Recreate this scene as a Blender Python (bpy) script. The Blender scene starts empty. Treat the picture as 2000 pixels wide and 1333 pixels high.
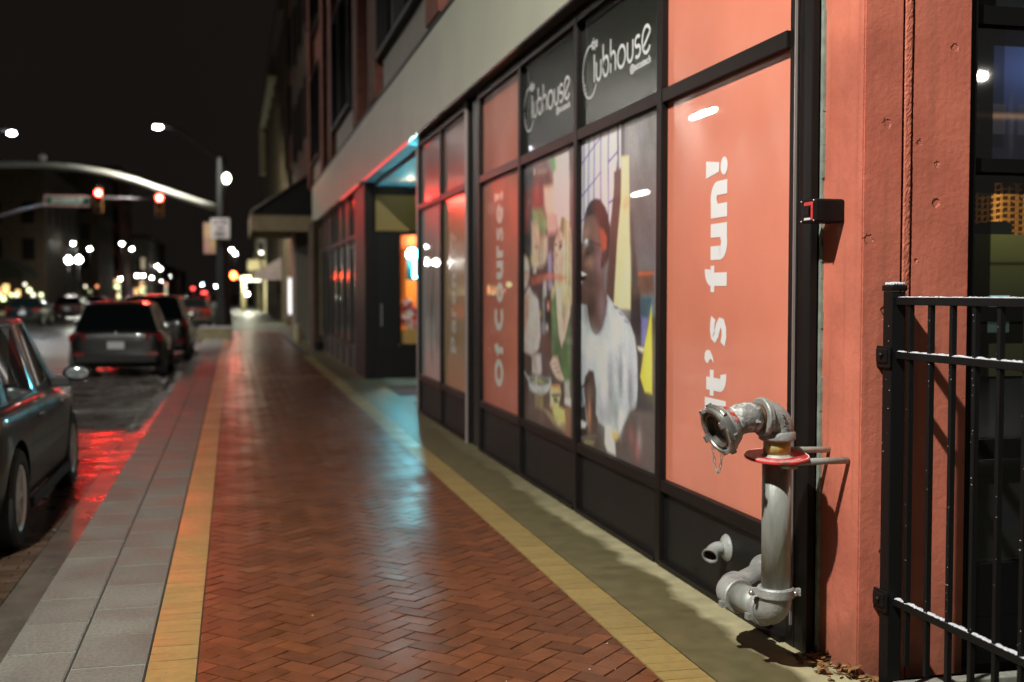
import bpy, bmesh, math, random
import numpy as np
from mathutils import Vector, Matrix
random.seed(7)
R = math.radians
sc = bpy.context.scene
COL = sc.collection
PI = math.pi

# ------------------------------------------------------------------ scene, camera, world
sc.render.engine = 'CYCLES'
sc.cycles.use_denoising = True
try: sc.cycles.denoiser = 'OPENIMAGEDENOISE'
except Exception: pass
sc.cycles.sample_clamp_indirect = 4.0
sc.cycles.max_bounces = 7
sc.cycles.use_light_tree = True
sc.view_settings.view_transform = 'Standard'
sc.view_settings.look = 'None'
sc.view_settings.exposure = 0.0
sc.view_settings.gamma = 1.0

cd = bpy.data.cameras.new('camera'); cam = bpy.data.objects.new('camera', cd); COL.objects.link(cam)
cam.location = (0, 0, 1.55)
cam.rotation_euler = (R(90 - 2.405), 0, R(-13.6045))
cd.sensor_width = 36; cd.lens = 40.5; cd.clip_end = 2000; cd.clip_start = .05
cd.dof.use_dof = True; cd.dof.focus_distance = 4.62; cd.dof.aperture_fstop = 1.7
sc.camera = cam

w = bpy.data.worlds.new('World'); sc.world = w; w.use_nodes = True
nt = w.node_tree; nt.nodes.clear()
out = nt.nodes.new('ShaderNodeOutputWorld'); bg = nt.nodes.new('ShaderNodeBackground')
tc = nt.nodes.new('ShaderNodeTexCoord'); nz = nt.nodes.new('ShaderNodeTexNoise'); cr = nt.nodes.new('ShaderNodeValToRGB')
nz.inputs['Scale'].default_value = 1.6; nz.inputs['Detail'].default_value = 4
cr.color_ramp.elements[0].position = .3; cr.color_ramp.elements[0].color = (.0056, .0045, .0040, 1)
cr.color_ramp.elements[1].position = .75; cr.color_ramp.elements[1].color = (.0098, .0079, .0068, 1)
nt.links.new(tc.outputs['Generated'], nz.inputs['Vector']); nt.links.new(nz.outputs['Fac'], cr.inputs['Fac'])
nt.links.new(cr.outputs['Color'], bg.inputs['Color']); bg.inputs['Strength'].default_value = 1.0
nt.links.new(bg.outputs['Background'], out.inputs['Surface'])

# ------------------------------------------------------------------ materials
def mat(name, col, rough=.6, metal=0, spec=.5, var=0, vscale=4, bump=0, bscale=60, coat=0, crough=.04,
        emit=None, estr=0, rvar=0, attr=None, island=0, stretch=None, col2=None, mask=(.45,.6), mscale=3, alpha=None):
    m = bpy.data.materials.new(name); m.use_nodes = True
    n = m.node_tree.nodes; l = m.node_tree.links
    p = n['Principled BSDF']
    p.inputs['Base Color'].default_value = (*col, 1)
    p.inputs['Roughness'].default_value = rough
    p.inputs['Metallic'].default_value = metal
    p.inputs['Specular IOR Level'].default_value = spec
    p.inputs['Coat Weight'].default_value = coat
    p.inputs['Coat Roughness'].default_value = crough
    if emit is not None:
        p.inputs['Emission Color'].default_value = (*emit, 1); p.inputs['Emission Strength'].default_value = estr
    t = n.new('ShaderNodeTexCoord')
    vec = t.outputs['Object']
    if stretch:
        mp = n.new('ShaderNodeMapping'); mp.inputs['Scale'].default_value = stretch
        l.new(vec, mp.inputs['Vector']); vec = mp.outputs['Vector']
    csock = None
    if attr:
        a = n.new('ShaderNodeAttribute'); a.attribute_name = attr; csock = a.outputs['Color']
    if col2 is not None:
        nn = n.new('ShaderNodeTexNoise'); nn.inputs['Scale'].default_value = mscale; nn.inputs['Detail'].default_value = 8
        nn.inputs['Roughness'].default_value = .62
        l.new(vec, nn.inputs['Vector'])
        mr = n.new('ShaderNodeMapRange'); mr.inputs['From Min'].default_value = mask[0]; mr.inputs['From Max'].default_value = mask[1]
        l.new(nn.outputs['Fac'], mr.inputs['Value'])
        mx = n.new('ShaderNodeMix'); mx.data_type = 'RGBA'
        l.new(mr.outputs['Result'], mx.inputs['Factor'])
        mx.inputs['A'].default_value = (*col, 1); mx.inputs['B'].default_value = (*col2, 1)
        csock = mx.outputs['Result']
    if var or island:
        hs = n.new('ShaderNodeHueSaturation')
        if csock: l.new(csock, hs.inputs['Color'])
        else: hs.inputs['Color'].default_value = (*col, 1)
        val = None
        if var:
            nn = n.new('ShaderNodeTexNoise'); nn.inputs['Scale'].default_value = vscale; nn.inputs['Detail'].default_value = 6
            l.new(vec, nn.inputs['Vector'])
            mr = n.new('ShaderNodeMapRange'); mr.inputs['From Min'].default_value = .3; mr.inputs['From Max'].default_value = .7
            mr.inputs['To Min'].default_value = 1 - var; mr.inputs['To Max'].default_value = 1 + var
            l.new(nn.outputs['Fac'], mr.inputs['Value']); val = mr.outputs['Result']
        if island:
            g = n.new('ShaderNodeNewGeometry')
            mr2 = n.new('ShaderNodeMapRange'); mr2.inputs['To Min'].default_value = 1 - island; mr2.inputs['To Max'].default_value = 1 + island
            l.new(g.outputs['Random Per Island'], mr2.inputs['Value'])
            if val:
                mu = n.new('ShaderNodeMath'); mu.operation = 'MULTIPLY'; l.new(val, mu.inputs[0]); l.new(mr2.outputs['Result'], mu.inputs[1]); val = mu.outputs[0]
            else: val = mr2.outputs['Result']
        l.new(val, hs.inputs['Value']); csock = hs.outputs['Color']
    if csock: l.new(csock, p.inputs['Base Color'])
    if rvar:
        nn = n.new('ShaderNodeTexNoise'); nn.inputs['Scale'].default_value = 2.2; nn.inputs['Detail'].default_value = 5
        l.new(vec, nn.inputs['Vector'])
        mr = n.new('ShaderNodeMapRange'); mr.inputs['From Min'].default_value = .35; mr.inputs['From Max'].default_value = .65
        mr.inputs['To Min'].default_value = max(.02, rough - rvar); mr.inputs['To Max'].default_value = rough + rvar
        l.new(nn.outputs['Fac'], mr.inputs['Value']); l.new(mr.outputs['Result'], p.inputs['Roughness'])
    if bump:
        nn = n.new('ShaderNodeTexNoise'); nn.inputs['Scale'].default_value = bscale; nn.inputs['Detail'].default_value = 5
        l.new(vec, nn.inputs['Vector'])
        b = n.new('ShaderNodeBump'); b.inputs['Strength'].default_value = bump; b.inputs['Distance'].default_value = .004
        l.new(nn.outputs['Fac'], b.inputs['Height']); l.new(b.outputs['Normal'], p.inputs['Normal'])
    return m

def emis(name, col, s):
    m = bpy.data.materials.new(name); m.use_nodes = True
    n = m.node_tree.nodes; n.clear(); l = m.node_tree.links
    o = n.new('ShaderNodeOutputMaterial'); e = n.new('ShaderNodeEmission')
    e.inputs['Color'].default_value = (*col, 1); e.inputs['Strength'].default_value = s
    l.new(e.outputs[0], o.inputs['Surface']); return m

def clear_glass(name, tint=(.9, .95, .93), f=.10):
    m = bpy.data.materials.new(name); m.use_nodes = True
    n = m.node_tree.nodes; n.clear(); l = m.node_tree.links
    o = n.new('ShaderNodeOutputMaterial'); tr = n.new('ShaderNodeBsdfTransparent'); g = n.new('ShaderNodeBsdfGlossy'); mx = n.new('ShaderNodeMixShader')
    lw = n.new('ShaderNodeFresnel'); lw.inputs['IOR'].default_value = 1.5
    tr.inputs['Color'].default_value = (*tint, 1); g.inputs['Roughness'].default_value = .02
    l.new(lw.outputs[0], mx.inputs[0]); l.new(tr.outputs[0], mx.inputs[1]); l.new(g.outputs[0], mx.inputs[2]); l.new(mx.outputs[0], o.inputs['Surface'])
    return m

M = {}
M['brick'] = mat('wet_red_brick', (.104, .034, .0125), .36, var=.24, vscale=14, island=.25, rvar=.08, bump=.25, bscale=90)
M['joint'] = mat('paver_joint_sand', (.02, .014, .01), .8, var=.3, vscale=40)
M['tan'] = mat('tan_paver', (.235, .168, .060), .40, var=.14, vscale=25, island=.09, rvar=.08, bump=.2, bscale=90)
M['granite'] = mat('grey_kerb_stone', (.132, .130, .114), .58, var=.2, vscale=2.2, bump=.6, bscale=190, rvar=.08, col2=(.095, .092, .078), mask=(.44, .58), mscale=55, island=.08)
M['granitej'] = mat('kerb_mortar', (.21, .21, .185), .6, var=.2, vscale=30)
M['kerbdark'] = mat('kerb_gap', (.02, .018, .015), .8)
M['road'] = mat('wet_road_paver', (.055, .034, .022), .30, var=.4, vscale=2.5, rvar=.15, bump=.5, bscale=30, island=.3)
M['asphalt'] = mat('wet_asphalt', (.035, .032, .028), .34, var=.3, vscale=2, rvar=.12, bump=.5, bscale=40)
M['pale'] = mat('pale_paving', (.13, .125, .105), .45, var=.2, vscale=1.5, bump=.3, bscale=50)
M['soil'] = mat('dark_soil', (.03, .026, .014), .9, col2=(.045, .06, .016), mask=(.5, .6), mscale=9, bump=1, bscale=50)
M['mark'] = mat('worn_white_marking', (.4, .4, .36), .6, var=.3, vscale=20)
M['film_orange'] = mat('orange_window_film', (.70, .228, .150), .4, coat=1, crough=.012, var=.08, vscale=1.6, spec=.3, rvar=.12)
M['film_tan'] = mat('tan_window_film', (.58, .40, .23), .35, coat=1, crough=.10, var=.06, vscale=1.5, spec=.3)
M['film_red'] = mat('red_brown_window_film', (.42, .21, .18), .3, coat=1, crough=.09, var=.06, vscale=1.5, spec=.3)
M['film_print'] = mat('printed_window_film', (.5, .5, .5), .35, coat=1, crough=.015, attr='Col', spec=.3)
M['film_print_view'] = mat('print_and_interior_film', (.5, .5, .5), .4, coat=.6, crough=.02, attr='Col', spec=.3)
M['film_dark'] = mat('dark_window_film', (.016, .018, .014), .22, coat=.7, crough=.03, var=.25, vscale=2.5, spec=.12, bump=.1, bscale=200)
M['letter'] = mat('white_vinyl_lettering', (.80, .80, .82), .4, coat=.8, crough=.03)
M['letter2'] = mat('pale_vinyl_lettering', (.72, .72, .66), .4, coat=.5, crough=.1)
M['frame'] = mat('dark_bronze_aluminium', (.0065, .0052, .0048), .48, spec=.2, var=.15, vscale=6)
M['frameblk'] = mat('black_window_frame', (.004, .004, .004), .5, spec=.15)
M['frame2'] = mat('brown_bronze_aluminium', (.016, .011, .0095), .42, spec=.3, var=.15, vscale=6)
M['basep'] = mat('dark_base_panel', (.0075, .0072, .0070), .55, spec=.3, var=.3, vscale=5, bump=.05, bscale=150)
M['trimsilver'] = mat('bare_aluminium_trim', (.45, .38, .37), .35, metal=.6)
M['caulk'] = mat('grey_green_caulk', (.17, .20, .17), .7, var=.3, vscale=20)
M['fascia'] = mat('beige_fascia_panel', (.37, .38, .30), .5, var=.06, vscale=1.5)
M['soffit'] = mat('dark_soffit', (.05, .045, .04), .5)
M['soffitw'] = mat('pale_entry_soffit', (.35, .4, .4), .6)
M['drip'] = mat('metal_drip_edge', (.6, .5, .5), .22, metal=.8)
M['column'] = mat('terracotta_painted_concrete', (.49, .145, .095), .6, var=.16, vscale=3.5, bump=.55, bscale=40, spec=.35, col2=(.39, .105, .07), mask=(.42, .66), mscale=1.6)
M['columnr'] = mat('rough_painted_sealant', (.43, .125, .08), .7, var=.16, vscale=30, bump=1.0, bscale=45, spec=.35)
M['brickred'] = mat('dark_red_masonry', (.14, .045, .03), .8, var=.25, vscale=8, bump=.4, bscale=40)
M['brickbrown'] = mat('brown_masonry', (.07, .045, .028), .8, var=.3, vscale=3, bump=.4, bscale=40)
M['cream'] = mat('cream_stone', (.42, .36, .22), .7, var=.2, vscale=3)
M['panelgrey'] = mat('grey_beige_panel', (.17, .16, .13), .6, var=.1, vscale=1)
M['mirrorpale'] = mat('pale_mirror_glass', (.34, .38, .40), .12, metal=.7, spec=.8)
M['frost'] = mat('frosted_mirror_shell', (.012, .014, .015), .4, col2=(.5, .52, .56), mask=(.44, .5), mscale=9)
M['dkglass'] = mat('dark_night_glass', (.012, .013, .015), .06, spec=.8)
M['dkglass2'] = mat('dull_shop_glass', (.03, .034, .034), .13, spec=.9, var=.3, vscale=.8)
M['glass'] = clear_glass('clear_glass')
M['galv'] = mat('galvanised_pipe', (.27, .285, .265), .5, metal=.3, var=.34, vscale=12, bump=.5, bscale=70, stretch=(1, 1, .25))
M['cast'] = mat('grey_painted_casting', (.29, .30, .295), .5, metal=.25, var=.26, vscale=10, bump=.8, bscale=90)
M['castrough'] = mat('frosted_rough_casting', (.22, .22, .215), .6, metal=.25, col2=(.52, .53, .52), mask=(.52, .60), mscale=26, bump=1.2, bscale=70)
M['alu'] = mat('machined_aluminium', (.42, .42, .41), .33, metal=.85, var=.12, vscale=20, bump=.1, bscale=150)
M['bore'] = mat('dark_pipe_bore', (.05, .043, .036), .45, var=.4, vscale=20)
M['bore2'] = mat('seam_gap', (.002, .002, .002), .8)
M['rustyel'] = mat('rusty_yellow_pipe', (.40, .30, .04), .6, col2=(.30, .36, .22), mask=(.45, .6), mscale=22, stretch=(1, 1, .3), bump=.3)
M['rust'] = mat('rust_brown', (.11, .05, .02), .8, var=.4, vscale=40)
M['red'] = mat('red_enamel', (.50, .03, .03), .4, col2=(.12, .04, .035), mask=(.55, .66), mscale=14, bump=.2)
M['redp'] = mat('red_paint_spot', (.5, .03, .02), .5, col2=(.4, .38, .36), mask=(.5, .58), mscale=60)
M['chain'] = mat('chain_steel', (.38, .36, .32), .4, metal=.8)
M['fence'] = mat('black_fence_paint', (.0055, .0055, .0055), .5, spec=.2, bump=.1, bscale=80)
M['snow'] = mat('crusted_snow', (.48, .49, .54), .7, var=.12, vscale=50, bump=1.2, bscale=120)
M['leaf'] = mat('dry_brown_leaves', (.17, .085, .028), .7, island=.7, var=.3, vscale=60)
M['blackbox'] = mat('black_plastic_box', (.005, .004, .004), .5, spec=.2, bump=.1)
M['rubber'] = mat('tyre_rubber', (.012, .012, .012), .75)
M['rim'] = mat('alloy_rim', (.60, .60, .62), .35, metal=.35)
M['paint_black'] = mat('black_car_paint', (.004, .0045, .005), .3, coat=.8, crough=.03)
M['paint_teal'] = mat('dark_teal_car_paint', (.003, .0045, .005), .35, spec=.3, coat=.45, crough=.04)
M['paint_grey'] = mat('dark_grey_car_paint', (.018, .020, .021), .35, metal=.2, coat=1, crough=.05)
M['paint_red'] = mat('dark_red_car_paint', (.07, .008, .006), .3, metal=.2, coat=1, crough=.05)
M['paint_silver'] = mat('silver_car_paint', (.25, .25, .26), .35, metal=.5, coat=1, crough=.05)
M['carglass'] = mat('tinted_car_glass', (.004, .007, .008), .05, spec=.5)
M['tail'] = mat('red_tail_lens', (.22, .01, .008), .15, coat=1)
M['taillit'] = emis('lit_tail_lens', (1, .05, .04), 6)
M['plate'] = mat('number_plate', (.65, .65, .68), .4)
M['plastic'] = mat('black_trim', (.010, .010, .010), .6)
M['pole'] = mat('black_pole_paint', (.006, .006, .006), .5)
M['armwhite'] = mat('galvanised_mast_arm', (.42, .42, .37), .5, metal=.2)
M['armgrey'] = mat('grey_span_rod', (.22, .19, .21), .5, metal=.3)
M['sigyel'] = mat('yellow_signal_housing', (.14, .055, .008), .5)
M['siglens'] = mat('unlit_signal_lens', (.05, .02, .01), .2)
M['signgreen'] = mat('green_street_sign', (.01, .10, .055), .5)
M['signwhite'] = mat('white_sign_sheet', (.62, .58, .58), .5)
M['signpink'] = mat('faded_banner', (.42, .22, .18), .6, col2=(.5, .36, .18), mask=(.45, .55), mscale=.8)
M['signblack'] = mat('sign_black_ink', (.02, .02, .02), .6)
M['awning'] = mat('black_awning_canvas', (.018, .016, .014), .8, var=.2, vscale=3)
M['valance'] = mat('tan_awning_valance', (.42, .34, .22), .8, var=.15, vscale=3)
M['awn2'] = mat('mauve_awning_canvas', (.22, .16, .17), .8, var=.15, vscale=3)
M['yellowp'] = mat('yellow_fascia_panel', (.27, .20, .05), .5, var=.1, vscale=1)
M['doorblack'] = mat('black_door_panel', (.010, .011, .010), .3, spec=.4)
M['orangewall'] = mat('orange_interior_wall', (.65, .33, .10), .7)
M['interior'] = mat('warm_interior_floor', (.4, .25, .1), .7)
M['pinkcloth'] = mat('pink_white_cloth', (.7, .6, .6), .8, col2=(.6, .06, .12), mask=(.48, .52), mscale=9)
M['orangered'] = mat('orange_red_panel', (.6, .14, .05), .6)
M['matblack'] = mat('black_rubber_mat', (.015, .015, .017), .8, bump=1, bscale=100)
M['matred'] = mat('dull_red_mat_band', (.16, .02, .02), .8, bump=1, bscale=100)
M['E_white'] = emis('lamp_glow_white', (1, .96, .84), 150)
M['E_tube'] = emis('long_tube_lamp_glow', (1, .96, .84), 1800)
M['E_green'] = emis('lamp_glow_greenish', (.93, 1, .70), 14)
M['E_cool'] = emis('lamp_glow_cool', (.82, .9, 1), 260)
M['E_dim'] = emis('lamp_glow_dim', (1, .98, .75), 6)
M['E_warm'] = emis('lamp_glow_warm', (1, .62, .22), 2.2)
M['E_red'] = emis('signal_red_lit', (1, .018, .014), 260)
M['E_hand'] = emis('pedestrian_signal_lit', (1, .06, .012), 70)
M['E_head'] = emis('headlight_lit', (1, .93, .8), 300)
M['E_far'] = emis('far_lamp_lit', (1, .98, .86), 90)
M['E_cyandim'] = emis('cyan_lamp_lens', (.16, .85, 1), 7)
M['E_cyan'] = emis('cyan_neon', (.16, .85, 1), 60)
M['E_strip'] = emis('red_edge_sheen', (1, .10, .09), 1.3)
M['E_panel'] = emis('white_lit_sign', (1, .98, .95), 1.5)
M['E_win'] = emis('lit_window_warm', (1, .85, .55), .35)
M['E_winb'] = emis('lit_window_bright', (1, .95, .9), 1.6)
M['E_small'] = emis('small_light_green', (.85, 1, .5), 3.5)
M['E_smallw'] = emis('small_light_white', (1, .9, .7), 3.5)
M['E_smallr'] = emis('small_light_orange', (1, .35, .15), 3)
M['E_blue'] = emis('blue_sign_lit', (.15, .2, 1), 1.0)

# concrete with wet and dry zones (a real damp stain, dry near the wall)
def concrete_mat():
    m = bpy.data.materials.new('damp_concrete'); m.use_nodes = True
    n = m.node_tree.nodes; l = m.node_tree.links; p = n['Principled BSDF']
    t = n.new('ShaderNodeTexCoord'); s = n.new('ShaderNodeSeparateXYZ'); l.new(t.outputs['Object'], s.inputs[0])
    nn = n.new('ShaderNodeTexNoise'); nn.inputs['Scale'].default_value = 2.0; nn.inputs['Detail'].default_value = 6; nn.inputs['Roughness'].default_value = .5
    l.new(t.outputs['Object'], nn.inputs['Vector'])
    a = n.new('ShaderNodeMath'); a.operation = 'MULTIPLY_ADD'; a.inputs[1].default_value = .34
    l.new(nn.outputs['Fac'], a.inputs[0]); l.new(s.outputs['X'], a.inputs[2])
    mr = n.new('ShaderNodeMapRange'); mr.inputs['From Min'].default_value = 2.335; mr.inputs['From Max'].default_value = 2.395
    l.new(a.outputs[0], mr.inputs['Value'])
    # wetter the farther along
    my = n.new('ShaderNodeMapRange'); my.inputs['From Min'].default_value = 6.5; my.inputs['From Max'].default_value = 10; my.inputs['To Min'].default_value = 1; my.inputs['To Max'].default_value = .2
    l.new(s.outputs['Y'], my.inputs['Value'])
    mm = n.new('ShaderNodeMath'); mm.operation = 'MULTIPLY'; l.new(mr.outputs['Result'], mm.inputs[0]); l.new(my.outputs['Result'], mm.inputs[1])
    mx = n.new('ShaderNodeMix'); mx.data_type = 'RGBA'; mx.inputs['A'].default_value = (.100, .086, .042, 1); mx.inputs['B'].default_value = (.30, .27, .16, 1)
    l.new(mm.outputs[0], mx.inputs['Factor'])
    n2 = n.new('ShaderNodeTexNoise'); n2.inputs['Scale'].default_value = 7; n2.inputs['Detail'].default_value = 10; l.new(t.outputs['Object'], n2.inputs['Vector'])
    m2 = n.new('ShaderNodeMapRange'); m2.inputs['From Min'].default_value = .3; m2.inputs['From Max'].default_value = .7; m2.inputs['To Min'].default_value = .78; m2.inputs['To Max'].default_value = 1.22
    l.new(n2.outputs['Fac'], m2.inputs['Value'])
    hs = n.new('ShaderNodeHueSaturation'); l.new(mx.outputs['Result'], hs.inputs['Color']); l.new(m2.outputs['Result'], hs.inputs['Value'])
    l.new(hs.outputs['Color'], p.inputs['Base Color'])
    rr = n.new('ShaderNodeMapRange'); rr.inputs['To Min'].default_value = .42; rr.inputs['To Max'].default_value = .8
    l.new(mm.outputs[0], rr.inputs['Value']); l.new(rr.outputs['Result'], p.inputs['Roughness'])
    n3 = n.new('ShaderNodeTexNoise'); n3.inputs['Scale'].default_value = 220; n3.inputs['Detail'].default_value = 3; l.new(t.outputs['Object'], n3.inputs['Vector'])
    b = n.new('ShaderNodeBump'); b.inputs['Strength'].default_value = .35; b.inputs['Distance'].default_value = .003
    l.new(n3.outputs['Fac'], b.inputs['Height']); l.new(b.outputs['Normal'], p.inputs['Normal'])
    return m
M['concrete'] = concrete_mat()
def add_pits(m):
    n = m.node_tree.nodes; l = m.node_tree.links; p = n['Principled BSDF']
    t = n.new('ShaderNodeTexCoord'); hs = None
    vo = n.new('ShaderNodeTexVoronoi'); vo.inputs['Scale'].default_value = 13
    nz = n.new('ShaderNodeTexNoise'); nz.inputs['Scale'].default_value = 60; nz.inputs['Detail'].default_value = 3
    ma = n.new('ShaderNodeVectorMath'); ma.operation = 'MULTIPLY_ADD'; ma.inputs[1].default_value = (.03, .03, .03)
    l.new(t.outputs['Object'], nz.inputs['Vector']); l.new(nz.outputs['Color'], ma.inputs[0]); l.new(t.outputs['Object'], ma.inputs[2]); l.new(ma.outputs[0], vo.inputs['Vector'])
    # pit size differs from cell to cell, most cells have none
    sp = n.new('ShaderNodeSeparateColor'); l.new(vo.outputs['Color'], sp.inputs[0])
    sz = n.new('ShaderNodeMapRange'); sz.inputs['From Min'].default_value = .80; sz.inputs['To Min'].default_value = 0; sz.inputs['To Max'].default_value = .30
    l.new(sp.outputs[0], sz.inputs['Value'])
    d = n.new('ShaderNodeMath'); d.operation = 'SUBTRACT'; l.new(sz.outputs['Result'], d.inputs[0]); l.new(vo.outputs['Distance'], d.inputs[1])
    mk = n.new('ShaderNodeMapRange'); mk.inputs['From Min'].default_value = 0; mk.inputs['From Max'].default_value = .10; l.new(d.outputs[0], mk.inputs['Value'])
    # fine scratches
    old = p.inputs['Normal'].links[0].from_socket if p.inputs['Normal'].links else None
    b = n.new('ShaderNodeBump'); b.invert = True; b.inputs['Strength'].default_value = 1; b.inputs['Distance'].default_value = .008
    l.new(mk.outputs['Result'], b.inputs['Height'])
    if old: l.new(old, b.inputs['Normal'])
    l.new(b.outputs['Normal'], p.inputs['Normal'])
    # splash dirt gathered on the lowest part
    src = p.inputs['Base Color'].links[0].from_socket
    sx = n.new('ShaderNodeSeparateXYZ'); l.new(t.outputs['Object'], sx.inputs[0])
    n4 = n.new('ShaderNodeTexNoise'); n4.inputs['Scale'].default_value = 9; n4.inputs['Detail'].default_value = 8; l.new(t.outputs['Object'], n4.inputs['Vector'])
    ad = n.new('ShaderNodeMath'); ad.operation = 'MULTIPLY_ADD'; ad.inputs[1].default_value = -.9; l.new(n4.outputs['Fac'], ad.inputs[0]); l.new(sx.outputs['Z'], ad.inputs[2])
    mz = n.new('ShaderNodeMapRange'); mz.inputs['From Min'].default_value = -.12; mz.inputs['From Max'].default_value = -.40; mz.inputs['To Max'].default_value = .65; l.new(ad.outputs[0], mz.inputs['Value'])
    # faint rain streaks
    mp = n.new('ShaderNodeMapping'); mp.inputs['Scale'].default_value = (14, 14, .7); l.new(t.outputs['Object'], mp.inputs['Vector'])
    n5 = n.new('ShaderNodeTexNoise'); n5.inputs['Scale'].default_value = 1.3; n5.inputs['Detail'].default_value = 7; l.new(mp.outputs['Vector'], n5.inputs['Vector'])
    ms = n.new('ShaderNodeMapRange'); ms.inputs['From Min'].default_value = .52; ms.inputs['From Max'].default_value = .74; ms.inputs['To Max'].default_value = .42; l.new(n5.outputs['Fac'], ms.inputs['Value'])
    mxm = n.new('ShaderNodeMath'); mxm.operation = 'MAXIMUM'; l.new(mz.outputs['Result'], mxm.inputs[0]); l.new(ms.outputs['Result'], mxm.inputs[1])
    mc = n.new('ShaderNodeMix'); mc.data_type = 'RGBA'; mc.inputs['B'].default_value = (.20, .075, .045, 1)
    l.new(mxm.outputs[0], mc.inputs['Factor']); l.new(src, mc.inputs['A']); l.new(mc.outputs['Result'], p.inputs['Base Color'])
add_pits(M['column'])

# ------------------------------------------------------------------ object helpers
def tag(o, label=None, cat=None, group=None, kind=None):
    if label: o['label'] = label
    if cat: o['category'] = cat
    if group: o['group'] = group
    if kind: o['kind'] = kind
    return o
def empty(name, loc=(0, 0, 0), rz=0, label=None, cat=None, group=None):
    o = bpy.data.objects.new(name, None); COL.objects.link(o); o.location = loc; o.rotation_euler = (0, 0, rz)
    o.empty_display_size = .2
    return tag(o, label, cat, group)
def link_mesh(name, me, mats, parent=None, smooth=False):
    if not isinstance(mats, (list, tuple)): mats = [mats]
    for m in mats: me.materials.append(m)
    if smooth:
        me.polygons.foreach_set('use_smooth', [True] * len(me.polygons))
    o = bpy.data.objects.new(name, me); COL.objects.link(o)
    if parent: o.parent = parent
    return o
def out_bm(name, bm, mats, parent=None, smooth=False, loc=None, auto=None):
    me = bpy.data.meshes.new(name); bmesh.ops.recalc_face_normals(bm, faces=bm.faces[:]); bm.to_mesh(me); bm.free()
    o = link_mesh(name, me, mats, parent, smooth)
    if auto is not None:
        me.polygons.foreach_set('use_smooth', [True] * len(me.polygons))
        try: me.set_sharp_from_angle(angle=R(auto))
        except Exception: pass
    if loc: o.location = loc
    return o
def bx(bm, x0, x1, y0, y1, z0, z1, mi=0, bev=0):
    vs = [bm.verts.new((x, y, z)) for x in (x0, x1) for y in (y0, y1) for z in (z0, z1)]
    F = []
    for f in ((0, 1, 3, 2), (4, 6, 7, 5), (0, 4, 5, 1), (2, 3, 7, 6), (0, 2, 6, 4), (1, 5, 7, 3)):
        fc = bm.faces.new([vs[i] for i in f]); fc.material_index = mi; F.append(fc)
    if bev:
        es = list({e for f in F for e in f.edges})
        bmesh.ops.bevel(bm, geom=es, offset=bev, segments=2, affect='EDGES', profile=.5)
    return vs
def box(name, b, m, parent=None, bev=0):
    bm = bmesh.new(); bx(bm, *b, bev=bev)
    return out_bm(name, bm, m, parent)
def frame_axes(d):
    d = Vector(d).normalized(); u = Vector((0, 0, 1)) if abs(d.z) < .9 else Vector((1, 0, 0))
    s = d.cross(u).normalized(); return d, s, s.cross(d).normalized()
def sweep(bm, pts, rad, seg=24, cap=True, mi=0):
    pts = [Vector(p) for p in pts]
    if not isinstance(rad, (list, tuple)): rad = [rad] * len(pts)
    rings = []; ref = None
    for i, p in enumerate(pts):
        if i == 0: t = pts[1] - p
        elif i == len(pts) - 1: t = p - pts[i - 1]
        else: t = (pts[i + 1] - p).normalized() + (p - pts[i - 1]).normalized()
        if t.length < 1e-9: t = pts[min(i + 1, len(pts) - 1)] - pts[max(i - 1, 0)]
        t.normalize()
        if ref is None: ref = frame_axes(t)[1]
        s = (ref - t * ref.dot(t)).normalized(); ref = s; u = t.cross(s)
        rings.append([bm.verts.new(p + (s * math.cos(a) + u * math.sin(a)) * rad[i]) for a in [2 * PI * k / seg for k in range(seg)]])
    for a, b in zip(rings, rings[1:]):
        for k in range(seg):
            f = bm.faces.new((a[k], a[(k + 1) % seg], b[(k + 1) % seg], b[k])); f.material_index = mi; f.smooth = True
    if cap:
        for r_ in (rings[0], rings[-1]):
            f = bm.faces.new(r_); f.material_index = mi
    return rings
def lathe(bm, origin, axis, prof, seg=40, mi=0, cap=False):
    """prof: list of (s along axis, radius)"""
    d, s, u = frame_axes(axis); o = Vector(origin); rings = []
    for (a, r_) in prof:
        rings.append([bm.verts.new(o + d * a + (s * math.cos(t) + u * math.sin(t)) * r_) for t in [2 * PI * k / seg for k in range(seg)]])
    for a, b in zip(rings, rings[1:]):
        for k in range(seg):
            f = bm.faces.new((a[k], a[(k + 1) % seg], b[(k + 1) % seg], b[k])); f.material_index = mi
    if cap:
        for r_ in (rings[0], rings[-1]):
            f = bm.faces.new(r_); f.material_index = mi
def arc(p0, d0, d1, rad, n=8):
    """bend path: starts at p0 heading d0, ends heading d1"""
    p0 = Vector(p0); d0 = Vector(d0).normalized(); d1 = Vector(d1).normalized()
    ang = d0.angle(d1); ax = d0.cross(d1).normalized(); c = p0 + ax.cross(d0) * rad
    return [c + Matrix.Rotation(ang * i / n, 3, ax) @ (p0 - c) for i in range(n + 1)]
def sphere(bm, c, r_, seg=16, rings=10, mi=0, scale=(1, 1, 1)):
    c = Vector(c); n = bm.verts.new
    top = n(c + Vector((0, 0, r_ * scale[2]))); bot = n(c - Vector((0, 0, r_ * scale[2]))); rr = []
    for i in range(1, rings):
        t = PI * i / rings; st, ct = math.sin(t) * r_, math.cos(t) * r_
        rr.append([n((c.x + st * math.cos(2 * PI * k / seg) * scale[0], c.y + st * math.sin(2 * PI * k / seg) * scale[1], c.z + ct * scale[2])) for k in range(seg)])
    fs = []
    for k in range(seg):
        j = (k + 1) % seg
        fs.append(bm.faces.new((top, rr[0][k], rr[0][j]))); fs.append(bm.faces.new((bot, rr[-1][j], rr[-1][k])))
        for a, b in zip(rr, rr[1:]): fs.append(bm.faces.new((a[k], b[k], b[j], a[j])))
    for f in fs: f.material_index = mi; f.smooth = True
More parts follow.
